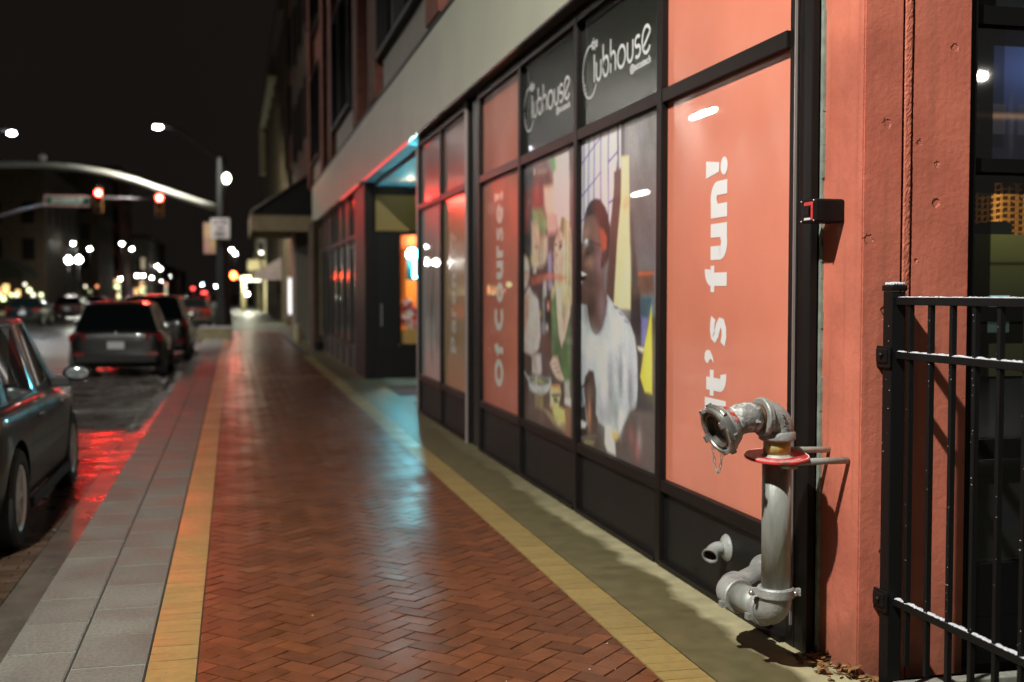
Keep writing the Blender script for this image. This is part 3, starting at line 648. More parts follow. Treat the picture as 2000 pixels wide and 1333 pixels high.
MAN = [('P', (110, 108, 110), 0.02, 1, [(-0.135, 1.205), (0.978, 1.062), (0.991, 0.435), (-0.126, 0.418)]), ('G', (150, 150, 152), 0.7, 0.664, 0.935, 0.103, 0.105), ('G', (92, 94, 96), 0.6, 0.833, 0.697, 0.141, 0.082), ('P', (222, 214, 240), 0.01, 1, [(-0.031, 1.096), (0.486, 1.039), (0.488, 0.908), (0.435, 0.781), (0.37, 0.65), (-0.026, 0.662)]), ('P', (235, 238, 246), 0.008, 1, [(0.276, 1.062), (0.37, 1.052), (0.374, 0.766), (0.28, 0.772)]), ('P', (110, 98, 160), 0.006, 1, [(0.02, 1.09), (0.038, 1.089), (0.04, 0.746), (0.022, 0.747)]), ('P', (110, 98, 160), 0.006, 1, [(0.092, 1.083), (0.109, 1.081), (0.111, 0.743), (0.094, 0.744)]), ('P', (110, 98, 160), 0.006, 1, [(0.17, 1.074), (0.187, 1.072), (0.189, 0.739), (0.172, 0.74)]), ('P', (110, 98, 160), 0.006, 1, [(0.264, 1.063), (0.28, 1.062), (0.283, 0.735), (0.267, 0.736)]), ('P', (110, 98, 160), 0.006, 1, [(0.366, 1.052), (0.381, 1.05), (0.384, 0.73), (0.369, 0.731)]), ('P', (96, 86, 142), 0.006, 1, [(-0.029, 0.922), (0.273, 0.989), (0.273, 0.982), (-0.029, 0.914)]), ('P', (96, 86, 142), 0.006, 1, [(-0.028, 0.816), (0.275, 0.88), (0.275, 0.873), (-0.027, 0.808)]), ('P', (96, 86, 142), 0.006, 1, [(0.376, 0.904), (0.542, 0.933), (0.542, 0.926), (0.376, 0.896)]), ('P', (96, 86, 142), 0.006, 1, [(-0.027, 0.734), (0.115, 0.761), (0.115, 0.753), (-0.027, 0.726)]), ('P', (96, 86, 142), 0.006, 1, [(0.378, 0.779), (0.444, 0.784), (0.444, 0.777), (0.378, 0.772)]), ('P', (96, 90, 110), 0.006, 1, [(0.483, 1.039), (0.508, 1.036), (0.51, 0.906), (0.485, 0.909)]), ('P', (205, 196, 232), 0.006, 1, [(0.509, 1.002), (0.534, 0.999), (0.536, 0.861), (0.511, 0.863)]), ('P', (96, 90, 100), 0.012, 1, [(0.537, 1.033), (0.576, 1.029), (0.579, 0.888), (0.539, 0.891)]), ('P', (104, 82, 76), 0.01, 1, [(0.443, 0.866), (0.543, 0.869), (0.536, 0.792), (0.444, 0.78)]), ('P', (92, 72, 66), 0.012, 1, [(0.435, 0.785), (0.536, 0.792), (0.493, 0.603), (0.44, 0.471), (0.347, 0.493), (0.399, 0.65)]), ('P', (212, 202, 156), 0.012, 1, [(0.539, 0.9), (0.631, 0.896), (0.642, 0.769), (0.644, 0.642), (0.662, 0.557), (0.664, 0.451), (0.449, 0.449), (0.493, 0.647), (0.536, 0.775)]), ('G', (170, 150, 110), 0.6, 0.59, 0.755, 0.036, 0.027), ('G', (228, 220, 172), 0.5, 0.601, 0.601, 0.046, 0.087), ('P', (88, 80, 78), 0.03, 1, [(0.66, 0.726), (0.721, 0.606), (0.773, 0.453), (0.668, 0.451)]), ('P', (110, 84, 72), 0.02, 1, [(0.738, 0.56), (0.91, 0.558), (0.912, 0.498), (0.756, 0.498)]), ('P', (190, 100, 62), 0.012, 1, [(0.746, 0.558), (0.91, 0.555), (0.911, 0.549), (0.747, 0.551)]), ('P', (84, 120, 134), 0.015, 1, [(0.789, 0.486), (0.912, 0.486), (0.913, 0.434), (0.79, 0.432)]), ('P', (62, 48, 46), 0.01, 1, [(0.046, 0.756), (0.072, 0.778), (0.136, 0.798), (0.199, 0.8), (0.27, 0.79), (0.339, 0.764), (0.379, 0.735), (0.402, 0.698), (0.399, 0.65), (0.381, 0.605), (0.332, 0.579), (0.201, 0.609), (0.04, 0.727)]), ('P', (104, 84, 78), 0.01, 1, [(0.04, 0.746), (0.158, 0.75), (0.261, 0.704), (0.322, 0.634), (0.332, 0.584), (0.313, 0.548), (0.334, 0.498), (0.354, 0.426), (0.055, 0.421), (-0.035, 0.483), (-0.002, 0.517), (0.053, 0.541), (0.009, 0.556), (-0.036, 0.585), (-0.025, 0.614), (-0.014, 0.633), (0.008, 0.671), (0.025, 0.709)]), ('P', (132, 104, 92), 0.03, 0.6, [(0.047, 0.736), (0.199, 0.739), (0.271, 0.699), (0.252, 0.654), (0.116, 0.667), (0.021, 0.666), (0.007, 0.69)]), ('G', (176, 146, 128), 0.75, 0.069, 0.707, 0.057, 0.02), ('G', (168, 136, 120), 0.7, 0.03, 0.637, 0.028, 0.02), ('G', (60, 44, 42), 0.5, 0.117, 0.63, 0.106, 0.029), ('G', (156, 124, 110), 0.75, 0.117, 0.597, 0.073, 0.022), ('G', (44, 30, 30), 0.9, 0.087, 0.627, 0.031, 0.005), ('G', (90, 62, 56), 0.6, 0.009, 0.577, 0.054, 0.008), ('G', (150, 118, 104), 0.6, 0.043, 0.505, 0.053, 0.014), ('G', (150, 130, 150), 0.4, 0.273, 0.599, 0.057, 0.047), ('G', (70, 50, 46), 0.5, 0.14, 0.498, 0.126, 0.044), ('G', (126, 100, 92), 0.6, 0.032, 0.483, 0.045, 0.02), ('G', (70, 54, 50), 0.3, 0.073, 0.716, 0.086, 0.02), ('G', (120, 100, 94), 0.35, 0.158, 0.731, 0.063, 0.015), ('P', (58, 44, 40), 0.01, 1, [(0.279, 0.603), (0.312, 0.629), (0.334, 0.606), (0.313, 0.58), (0.283, 0.575)]), ('G', (110, 84, 76), 0.7, 0.302, 0.607, 0.017, 0.015), ('P', (176, 92, 66), 0.014, 0.9, [(0.261, 0.699), (0.311, 0.697), (0.36, 0.669), (0.351, 0.633), (0.272, 0.631)]), ('P', (226, 224, 218), 0.006, 1, [(-0.059, 0.568), (0.009, 0.57), (0.079, 0.557), (0.031, 0.553), (-0.047, 0.556)]), ('P', (60, 36, 36), 0.006, 1, [(-0.045, 0.555), (0.075, 0.556), (0.058, 0.541), (-0.024, 0.537)]), ('P', (210, 206, 198), 0.01, 1, [(-0.049, 0.537), (0.009, 0.537), (-0.017, 0.517), (-0.049, 0.517)]), ('P', (70, 66, 90), 0.006, 1, [(-0.037, 0.66), (0.052, 0.66), (0.116, 0.667), (0.282, 0.651), (0.282, 0.645), (0.117, 0.661), (0.052, 0.653), (-0.037, 0.652)]), ('P', (150, 150, 160), 0.008, 0.5, [(0.012, 0.676), (0.095, 0.674), (0.106, 0.649), (0.052, 0.646), (0.012, 0.656)]), ('G', (226, 222, 216), 0.8, 0.069, 0.667, 0.019, 0.007), ('G', (80, 50, 50), 0.4, 0.041, 0.613, 0.045, 0.016), ('P', (216, 218, 220), 0.01, 0.8, [(-0.061, 0.732), (0.011, 0.733), (0.003, 0.71), (-0.037, 0.672), (-0.06, 0.673)]), ('P', (190, 192, 196), 0.012, 0.7, [(-0.071, 0.649), (-0.014, 0.652), (-0.036, 0.571), (-0.07, 0.571)]), ('P', (176, 182, 188), 0.008, 1, [(-0.082, 0.468), (0.007, 0.462), (0.082, 0.46), (0.114, 0.418), (0.156, 0.378), (0.207, 0.363), (0.266, 0.367), (0.324, 0.391), (0.362, 0.431), (0.38, 0.466), (0.361, 0.493), (0.463, 0.463), (0.571, 0.434), (0.656, 0.41), (0.707, 0.37), (0.74, 0.314), (0.75, 0.233), (0.759, 0.173), (0.661, 0.153), (0.524, 0.07), (0.26, 0.087), (0.012, 0.048), (-0.078, 0.123)]), ('P', (104, 82, 76), 0.008, 1, [(-0.016, 0.52), (0.323, 0.519), (0.348, 0.493), (0.371, 0.462), (0.343, 0.418), (0.296, 0.381), (0.237, 0.364), (0.186, 0.367), (0.135, 0.391), (0.103, 0.428), (0.092, 0.46), (0.028, 0.466), (-0.015, 0.478)]), ('G', (66, 50, 48), 0.7, 0.134, 0.446, 0.083, 0.042), ('G', (140, 122, 132), 0.5, 0.294, 0.466, 0.044, 0.041), ('G', (78, 60, 56), 0.6, 0.216, 0.384, 0.081, 0.019), ('P', (150, 156, 170), 0.006, 1, [(0.361, 0.493), (0.39, 0.475), (0.371, 0.431), (0.324, 0.386), (0.257, 0.362), (0.237, 0.364), (0.305, 0.386), (0.349, 0.431), (0.367, 0.471)]), ('P', (84, 92, 140), 0.006, 1, [(0.449, 0.46), (0.503, 0.454), (0.51, 0.447), (0.464, 0.451)]), ('P', (84, 92, 140), 0.006, 1, [(0.512, 0.44), (0.565, 0.434), (0.572, 0.427), (0.527, 0.432)]), ('P', (84, 92, 140), 0.006, 1, [(0.578, 0.421), (0.629, 0.415), (0.636, 0.409), (0.592, 0.413)]), ('G', (206, 212, 216), 0.6, 0.136, 0.313, 0.143, 0.056), ('G', (208, 210, 214), 0.6, 0.501, 0.377, 0.107, 0.048), ('G', (132, 138, 146), 0.7, 0.412, 0.205, 0.036, 0.097), ('G', (206, 208, 212), 0.5, 0.327, 0.231, 0.041, 0.108), ('G', (120, 124, 132), 0.8, 0.539, 0.247, 0.026, 0.065), ('G', (196, 198, 206), 0.7, 0.608, 0.284, 0.029, 0.081), ('G', (116, 118, 126), 0.7, 0.66, 0.203, 0.035, 0.059), ('G', (190, 190, 198), 0.6, 0.708, 0.305, 0.022, 0.091), ('G', (120, 124, 130), 0.7, 0.487, 0.14, 0.055, 0.048), ('G', (140, 144, 152), 0.6, 0.299, 0.126, 0.079, 0.05), ('G', (208, 206, 210), 0.7, 0.55, 0.111, 0.029, 0.039), ('G', (150, 160, 170), 0.5, 0.01, 0.214, 0.045, 0.072), ('P', (86, 70, 66), 0.01, 1, [(0.053, 0.221), (0.116, 0.247), (0.188, 0.246), (0.198, 0.224), (0.223, 0.185), (0.216, 0.111), (0.25, 0.091), (0.221, 0.043), (0.108, 0.042), (0.071, 0.124), (0.036, 0.182)]), ('G', (190, 140, 104), 0.7, 0.122, 0.104, 0.022, 0.052), ('G', (120, 96, 86), 0.6, 0.138, 0.179, 0.05, 0.033), ('G', (60, 46, 44), 0.5, 0.179, 0.154, 0.03, 0.056), ('P', (52, 44, 48), 0.005, 1, [(-0.043, 0.171), (0.116, 0.22), (0.125, 0.216), (-0.034, 0.165)]), ('P', (66, 80, 84), 0.012, 0.8, [(-0.061, 0.215), (0.01, 0.195), (0.043, 0.136), (-0.033, 0.123), (-0.06, 0.157)]), ('P', (70, 64, 64), 0.02, 1, [(-0.067, 0.121), (0.065, 0.133), (0.098, 0.032), (-0.065, -0.006)]), ('P', (196, 200, 202), 0.008, 0.9, [(-0.055, 0.067), (0.011, 0.077), (0.076, 0.072), (0.065, 0.053), (-0.01, 0.051), (-0.043, 0.041)]), ('P', (112, 104, 98), 0.008, 1, [(-0.054, 0.014), (0.231, 0.044), (0.221, 0.036), (-0.054, 0.004)]), ('P', (150, 140, 100), 0.012, 0.8, [(0.034, 0.012), (0.201, 0.023), (0.181, 0.007), (0.055, 0.0)]), ('P', (206, 204, 206), 0.014, 0.85, [(0.342, 0.081), (0.423, 0.09), (0.47, 0.044), (0.48, 0.006), (0.378, 0.009), (0.343, 0.032)]), ('P', (206, 180, 110), 0.014, 0.8, [(0.424, 0.079), (0.488, 0.08), (0.533, 0.067), (0.488, 0.05), (0.429, 0.057)]), ('P', (92, 82, 80), 0.03, 0.95, [(0.525, 0.006), (0.576, 0.096), (0.644, 0.148), (0.727, 0.171), (0.904, 0.187), (0.907, 0.006), (0.525, -0.003)]), ('G', (150, 90, 96), 0.7, 0.67, 0.083, 0.028, 0.026), ('G', (170, 90, 100), 0.6, 0.745, 0.049, 0.027, 0.03), ('G', (150, 146, 146), 0.6, 0.769, 0.08, 0.024, 0.034), ('P', (64, 60, 62), 0.014, 1, [(0.671, 0.518), (0.769, 0.517), (0.775, 0.348), (0.822, 0.213), (0.903, 0.211), (0.904, 0.171), (0.727, 0.162), (0.75, 0.233), (0.74, 0.314), (0.707, 0.374), (0.656, 0.41), (0.663, 0.477)]), ('G', (120, 96, 82), 0.5, 0.721, 0.505, 0.065, 0.017), ('P', (70, 96, 110), 0.012, 1, [(0.773, 0.485), (0.894, 0.482), (0.864, 0.426), (0.774, 0.433)]), ('P', (118, 120, 170), 0.012, 1, [(0.78, 0.433), (0.857, 0.426), (0.827, 0.35), (0.785, 0.348)]), ('P', (216, 210, 186), 0.01, 1, [(0.74, 0.345), (0.816, 0.345), (0.804, 0.331), (0.748, 0.337)]), ('P', (206, 190, 70), 0.01, 1, [(0.894, 0.462), (0.864, 0.414), (0.819, 0.35), (0.781, 0.276), (0.77, 0.259), (0.822, 0.219), (0.903, 0.219)]), ('G', (226, 212, 90), 0.5, 0.874, 0.32, 0.03, 0.072), ('P', (70, 62, 60), 0.012, 1, [(0.749, 0.258), (0.77, 0.259), (0.819, 0.219), (0.775, 0.194), (0.751, 0.201)])]
WOM = [('P', (96, 92, 96), 0.02, 1, [(-0.166, 1.196), (0.95, 1.078), (0.957, 0.44), (-0.165, 0.427)]), ('P', (124, 122, 132), 0.03, 1, [(-0.051, 1.014), (0.827, 1.009), (0.828, 0.905), (0.516, 0.927), (-0.051, 0.943)]), ('P', (62, 62, 60), 0.03, 0.8, [(0.005, 0.979), (0.469, 0.958), (0.575, 0.878), (0.347, 0.916), (0.005, 0.92)]), ('P', (196, 188, 170), 0.006, 1, [(0.199, 0.972), (0.225, 0.971), (0.225, 0.948), (0.199, 0.949)]), ('P', (176, 170, 150), 0.014, 0.6, [(0.271, 0.964), (0.457, 0.952), (0.457, 0.939), (0.271, 0.947)]), ('P', (138, 62, 56), 0.02, 0.85, [(0.005, 0.905), (0.397, 0.894), (0.397, 0.828), (0.142, 0.823), (0.088, 0.727), (-0.05, 0.702), (-0.051, 0.873)]), ('G', (180, 70, 50), 0.6, 0.061, 0.817, 0.033, 0.031), ('G', (170, 120, 110), 0.7, 0.101, 0.854, 0.033, 0.01), ('P', (54, 56, 52), 0.02, 0.8, [(0.006, 0.73), (0.142, 0.735), (0.142, 0.676), (-0.05, 0.651)]), ('P', (224, 196, 160), 0.02, 1, [(0.397, 0.889), (0.586, 0.877), (0.61, 0.781), (0.47, 0.76), (0.409, 0.828)]), ('P', (232, 232, 224), 0.016, 1, [(0.585, 0.981), (0.838, 1.004), (0.851, 0.708), (0.678, 0.715), (0.587, 0.782)]), ('G', (226, 212, 150), 0.8, 0.676, 0.929, 0.081, 0.059), ('G', (244, 244, 238), 0.6, 0.769, 0.843, 0.053, 0.08), ('P', (232, 220, 180), 0.02, 0.7, [(0.445, 0.881), (0.563, 0.874), (0.517, 0.803), (0.458, 0.797)]), ('P', (86, 176, 112), 0.012, 1, [(0.497, 0.988), (0.608, 0.988), (0.627, 0.937), (0.586, 0.927), (0.521, 0.964)]), ('P', (88, 180, 116), 0.016, 1, [(0.168, 0.817), (0.372, 0.811), (0.458, 0.76), (0.41, 0.711), (0.298, 0.724), (0.195, 0.772)]), ('P', (226, 168, 156), 0.02, 1, [(0.47, 0.783), (0.655, 0.783), (0.656, 0.716), (0.494, 0.712), (0.458, 0.742)]), ('P', (208, 184, 156), 0.02, 1, [(0.155, 0.773), (0.247, 0.76), (0.323, 0.719), (0.47, 0.699), (0.471, 0.63), (0.374, 0.585), (0.156, 0.588)]), ('G', (150, 120, 96), 0.6, 0.247, 0.673, 0.042, 0.01), ('G', (236, 210, 120), 0.7, 0.169, 0.627, 0.043, 0.016), ('P', (70, 66, 62), 0.005, 0.8, [(0.32, 0.918), (0.335, 0.917), (0.329, 0.595), (0.314, 0.595)]), ('P', (70, 66, 62), 0.005, 0.8, [(0.364, 0.915), (0.379, 0.914), (0.374, 0.594), (0.359, 0.594)]), ('P', (160, 148, 196), 0.012, 1, [(0.483, 0.639), (0.542, 0.651), (0.566, 0.509), (0.472, 0.509)]), ('P', (76, 62, 64), 0.02, 1, [(0.129, 0.588), (0.471, 0.593), (0.484, 0.481), (0.566, 0.463), (0.13, 0.46)]), ('P', (200, 202, 206), 0.01, 0.8, [(0.386, 0.552), (0.452, 0.551), (0.453, 0.481), (0.387, 0.481)]), ('P', (222, 218, 208), 0.01, 0.8, [(0.221, 0.606), (0.247, 0.606), (0.247, 0.572), (0.182, 0.573)]), ('P', (204, 190, 140), 0.01, 1, [(0.678, 0.724), (0.711, 0.762), (0.755, 0.769), (0.819, 0.753), (0.872, 0.716), (0.889, 0.655), (0.895, 0.461), (0.59, 0.459), (0.6, 0.55), (0.679, 0.571)]), ('P', (222, 182, 158), 0.01, 1, [(0.622, 0.694), (0.678, 0.719), (0.744, 0.708), (0.771, 0.676), (0.771, 0.632), (0.745, 0.588), (0.702, 0.544), (0.646, 0.54), (0.593, 0.563), (0.577, 0.596), (0.588, 0.618), (0.577, 0.637)]), ('G', (240, 206, 180), 0.6, 0.645, 0.662, 0.037, 0.023), ('G', (196, 150, 126), 0.6, 0.723, 0.598, 0.037, 0.028), ('G', (230, 190, 166), 0.5, 0.653, 0.558, 0.045, 0.014), ('P', (70, 52, 50), 0.004, 1, [(0.611, 0.672), (0.633, 0.676), (0.643, 0.667), (0.62, 0.664)]), ('P', (62, 46, 46), 0.005, 0.9, [(0.678, 0.666), (0.727, 0.671), (0.734, 0.66), (0.69, 0.645), (0.679, 0.654)]), ('P', (110, 76, 66), 0.004, 0.8, [(0.667, 0.675), (0.723, 0.682), (0.736, 0.675), (0.678, 0.67)]), ('P', (150, 90, 80), 0.004, 1, [(0.588, 0.6), (0.639, 0.586), (0.634, 0.579), (0.589, 0.589)]), ('P', (242, 236, 230), 0.003, 1, [(0.593, 0.595), (0.63, 0.585), (0.621, 0.582), (0.593, 0.588)]), ('G', (150, 100, 86), 0.7, 0.638, 0.631, 0.017, 0.006), ('P', (78, 62, 50), 0.01, 0.6, [(0.7, 0.718), (0.726, 0.766), (0.77, 0.755), (0.787, 0.702), (0.771, 0.676), (0.727, 0.709)]), ('P', (150, 132, 90), 0.01, 0.7, [(0.789, 0.746), (0.804, 0.736), (0.813, 0.465), (0.788, 0.464)]), ('P', (232, 220, 176), 0.01, 0.7, [(0.821, 0.744), (0.836, 0.735), (0.845, 0.465), (0.82, 0.465)]), ('P', (140, 124, 86), 0.01, 0.7, [(0.846, 0.743), (0.861, 0.734), (0.87, 0.465), (0.845, 0.465)]), ('P', (226, 214, 170), 0.01, 0.7, [(0.768, 0.747), (0.783, 0.737), (0.792, 0.464), (0.766, 0.464)]), ('P', (226, 92, 52), 0.016, 0.75, [(0.143, 0.554), (0.471, 0.565), (0.612, 0.559), (0.81, 0.557), (0.81, 0.548), (0.612, 0.545), (0.471, 0.551), (0.143, 0.529)]), ('G', (255, 120, 70), 0.8, 0.495, 0.559, 0.072, 0.007), ('G', (150, 96, 76), 0.5, 0.324, 0.547, 0.172, 0.015), ('P', (66, 56, 52), 0.012, 1, [(-0.079, 0.667), (0.006, 0.675), (0.075, 0.668), (0.115, 0.638), (0.126, 0.578), (0.089, 0.554), (0.061, 0.629), (-0.079, 0.632)]), ('P', (208, 178, 160), 0.012, 1, [(-0.079, 0.637), (0.006, 0.65), (0.075, 0.633), (0.11, 0.598), (0.102, 0.559), (0.062, 0.524), (0.001, 0.51), (-0.064, 0.52)]), ('G', (220, 140, 140), 0.6, 0.056, 0.564, 0.039, 0.014), ('G', (90, 70, 66), 0.7, -0.044, 0.575, 0.029, 0.007), ('G', (90, 70, 66), 0.7, 0.039, 0.582, 0.026, 0.006), ('P', (236, 226, 218), 0.005, 1, [(-0.036, 0.54), (0.04, 0.542), (0.023, 0.527), (-0.022, 0.526)]), ('G', (236, 226, 210), 0.5, 0.034, 0.599, 0.039, 0.016), ('P', (110, 90, 88), 0.03, 1, [(0.1, 0.431), (0.57, 0.436), (0.572, 0.178), (0.101, 0.152)]), ('P', (52, 46, 48), 0.016, 0.9, [(0.355, 0.478), (0.548, 0.479), (0.549, 0.341), (0.356, 0.336)]), ('P', (206, 60, 66), 0.01, 1, [(0.455, 0.47), (0.504, 0.47), (0.509, 0.433), (0.464, 0.431)]), ('G', (236, 190, 190), 0.7, 0.486, 0.448, 0.019, 0.012), ('P', (140, 134, 160), 0.012, 0.8, [(0.332, 0.389), (0.425, 0.386), (0.426, 0.346), (0.345, 0.344)]), ('G', (220, 210, 200), 0.7, 0.46, 0.369, 0.023, 0.014), ('G', (200, 180, 90), 0.8, 0.332, 0.42, 0.025, 0.012), ('P', (150, 152, 160), 0.008, 0.7, [(0.372, 0.514), (0.418, 0.514), (0.423, 0.338), (0.377, 0.336)]), ('P', (120, 78, 64), 0.02, 0.8, [(0.345, 0.344), (0.571, 0.35), (0.55, 0.246), (0.415, 0.275)]), ('P', (214, 196, 190), 0.01, 1, [(-0.084, 0.496), (-0.017, 0.482), (0.112, 0.524), (0.175, 0.496), (0.285, 0.469), (0.321, 0.411), (0.333, 0.335), (0.297, 0.289), (0.163, 0.252), (-0.003, 0.26), (-0.078, 0.286)]), ('P', (196, 150, 128), 0.012, 0.9, [(-0.009, 0.487), (0.112, 0.496), (0.1, 0.417), (0.049, 0.37), (0.002, 0.336), (-0.03, 0.382)]), ('G', (176, 156, 150), 0.55, 0.138, 0.371, 0.014, 0.07), ('G', (176, 156, 150), 0.55, 0.188, 0.372, 0.013, 0.069), ('G', (176, 156, 150), 0.55, 0.224, 0.373, 0.014, 0.069), ('G', (176, 156, 150), 0.55, 0.261, 0.374, 0.013, 0.069), ('G', (232, 218, 212), 0.5, 0.212, 0.441, 0.059, 0.042), ('P', (206, 190, 186), 0.014, 1, [(0.138, 0.265), (0.345, 0.264), (0.357, 0.202), (0.322, 0.182), (0.176, 0.183)]), ('G', (120, 90, 80), 0.5, 0.225, 0.232, 0.035, 0.033), ('P', (110, 84, 72), 0.02, 1, [(-0.078, 0.276), (-0.003, 0.26), (0.176, 0.248), (0.151, 0.191), (-0.056, 0.191)]), ('P', (104, 134, 84), 0.01, 1, [(0.537, 0.496), (0.623, 0.522), (0.656, 0.395), (0.699, 0.303), (0.781, 0.326), (0.88, 0.423), (0.882, 0.182), (0.679, 0.184), (0.55, 0.272)]), ('P', (226, 196, 172), 0.01, 1, [(0.623, 0.522), (0.879, 0.521), (0.87, 0.427), (0.781, 0.339), (0.724, 0.304), (0.678, 0.344), (0.646, 0.416)]), ('G', (190, 150, 126), 0.5, 0.76, 0.417, 0.03, 0.059), ('P', (206, 192, 140), 0.014, 0.9, [(0.749, 0.521), (0.879, 0.521), (0.879, 0.46), (0.77, 0.413), (0.75, 0.447)]), ('P', (200, 186, 134), 0.014, 0.9, [(0.537, 0.522), (0.634, 0.522), (0.592, 0.484), (0.548, 0.471)]), ('G', (76, 104, 64), 0.5, 0.657, 0.284, 0.064, 0.043), ('G', (128, 156, 104), 0.5, 0.597, 0.381, 0.031, 0.066), ('P', (222, 184, 164), 0.01, 1, [(0.517, 0.244), (0.571, 0.268), (0.657, 0.272), (0.71, 0.227), (0.772, 0.197), (0.721, 0.186), (0.637, 0.192), (0.572, 0.212)]), ('P', (130, 92, 78), 0.004, 0.7, [(0.55, 0.241), (0.624, 0.25), (0.628, 0.247), (0.554, 0.237)]), ('P', (130, 92, 78), 0.004, 0.7, [(0.583, 0.226), (0.656, 0.234), (0.66, 0.231), (0.587, 0.222)]), ('P', (130, 92, 78), 0.004, 0.7, [(0.62, 0.212), (0.692, 0.221), (0.696, 0.218), (0.624, 0.208)]), ('P', (96, 76, 68), 0.02, 1, [(-0.097, 0.189), (0.1, 0.18), (0.863, 0.177), (0.884, -0.006), (-0.11, -0.01)]), ('G', (120, 104, 96), 0.4, 0.152, 0.038, 0.219, 0.042), ('P', (176, 176, 176), 0.006, 1, [(-0.062, 0.207), (0.101, 0.163), (0.085, 0.155), (-0.078, 0.199)]), ('P', (176, 182, 190), 0.008, 1, [(0.08, 0.169), (0.528, 0.188), (0.539, 0.167), (0.495, 0.138), (0.346, 0.113), (0.176, 0.114), (0.101, 0.138)]), ('P', (104, 112, 100), 0.008, 1, [(0.101, 0.169), (0.517, 0.187), (0.51, 0.168), (0.322, 0.146), (0.126, 0.146)]), ('G', (170, 176, 110), 0.8, 0.322, 0.164, 0.094, 0.008), ('G', (196, 186, 130), 0.7, 0.201, 0.152, 0.035, 0.006), ('G', (206, 210, 214), 0.5, 0.151, 0.131, 0.041, 0.015), ('P', (206, 208, 206), 0.004, 0.8, [(0.245, 0.187), (0.267, 0.188), (0.265, 0.115), (0.243, 0.114)]), ('P', (176, 158, 96), 0.012, 0.55, [(0.226, 0.117), (0.392, 0.128), (0.384, 0.064), (0.231, 0.058)]), ('P', (224, 180, 110), 0.01, 1, [(0.528, 0.16), (0.7, 0.172), (0.713, 0.15), (0.528, 0.136)]), ('G', (190, 110, 50), 0.8, 0.611, 0.163, 0.065, 0.005), ('P', (226, 214, 160), 0.01, 1, [(0.524, 0.137), (0.717, 0.15), (0.705, 0.128), (0.659, 0.084), (0.529, 0.084)]), ('P', (70, 62, 40), 0.008, 1, [(0.54, 0.13), (0.701, 0.142), (0.69, 0.131), (0.551, 0.12)]), ('P', (92, 110, 76), 0.01, 1, [(0.573, 0.119), (0.637, 0.13), (0.68, 0.109), (0.595, 0.099)]), ('G', (230, 170, 90), 0.8, 0.573, 0.087, 0.053, 0.011), ('P', (228, 222, 110), 0.012, 1, [(0.573, 0.074), (0.659, 0.097), (0.783, 0.085), (0.794, 0.044), (0.681, 0.029), (0.606, 0.046)]), ('P', (196, 186, 70), 0.004, 0.7, [(0.595, 0.071), (0.612, 0.074), (0.629, 0.044), (0.612, 0.041)]), ('P', (196, 186, 70), 0.004, 0.7, [(0.621, 0.057), (0.638, 0.06), (0.655, 0.036), (0.638, 0.033)]), ('P', (196, 186, 70), 0.004, 0.7, [(0.646, 0.06), (0.663, 0.063), (0.68, 0.041), (0.664, 0.038)]), ('P', (196, 186, 70), 0.004, 0.7, [(0.672, 0.064), (0.689, 0.067), (0.706, 0.046), (0.689, 0.043)]), ('P', (196, 186, 70), 0.004, 0.7, [(0.697, 0.067), (0.714, 0.07), (0.73, 0.051), (0.714, 0.048)]), ('P', (196, 186, 70), 0.004, 0.7, [(0.722, 0.07), (0.739, 0.073), (0.755, 0.043), (0.739, 0.04)]), ('P', (196, 186, 70), 0.004, 0.7, [(0.747, 0.073), (0.763, 0.076), (0.78, 0.048), (0.763, 0.045)]), ('P', (196, 178, 130), 0.014, 0.7, [(0.404, 0.066), (0.573, 0.057), (0.804, 0.037), (0.794, 0.007), (0.573, 0.026)]), ('P', (190, 190, 182), 0.01, 0.75, [(0.778, 0.189), (0.862, 0.198), (0.879, 0.108), (0.793, 0.111)]), ('P', (216, 214, 216), 0.01, 0.9, [(0.783, 0.127), (0.883, 0.133), (0.883, 0.109), (0.787, 0.112)]), ('P', (170, 120, 80), 0.012, 0.8, [(0.793, 0.102), (0.883, 0.105), (0.874, -0.003), (0.805, -0.001)])]

def paint(L, U, Vv, gain, lim, sf=1.3, grain=.07, desat=0):
    A = 1.34; C = np.zeros(U.shape + (3,)) + srgb(84, 78, 76)
    U0, V0 = U, Vv
    U = U0 + .007 * smooth_noise(U0, V0, 32, 21); Vv = V0 + .005 * smooth_noise(U0, V0, 28, 22)
    for it in L:
        if it[0] == 'P':
            m = inside(U, Vv, it[4], A, it[2] * sf) * it[3]; c = srgb(*it[1])
        else:
            m = (np.exp(-(((U - it[3]) / it[5]) ** 2 + ((Vv - it[4]) / it[6]) ** 2) * .8) * it[2])[..., None]; c = srgb(*it[1])
        C = C * (1 - m) + c * m
    C = C * (1 + grain * (smooth_noise(U, Vv, 18, 31) * 1.6 + smooth_noise(U, Vv, 45, 13) * 1.5 + smooth_noise(U, Vv, 110, 3) + smooth_noise(U, Vv, 220, 5)))[..., None]
    C = C * (1 + grain * .6 * np.stack([smooth_noise(U, Vv, 30, k) for k in (41, 42, 43)], -1))
    g = C.mean(-1, keepdims=True); C = C * (1 - desat) + g * desat
    rg = np.random.RandomState(4); C = C * (1 + .05 * rg.standard_normal(C.shape[:2]))[..., None]
    return np.clip(C * gain, 0, lim)
def man_print(U, Vv): return np.clip(paint(MAN, U, Vv, 1.0, .8, 1.5, .10, .08) ** 1.25 * 1.95, 0, .85)
def women_print(U, Vv): return np.clip(paint(WOM, U, Vv, 1.0, .8, 2.3, .17, .30) ** 1.2 * 1.75, 0, .85)
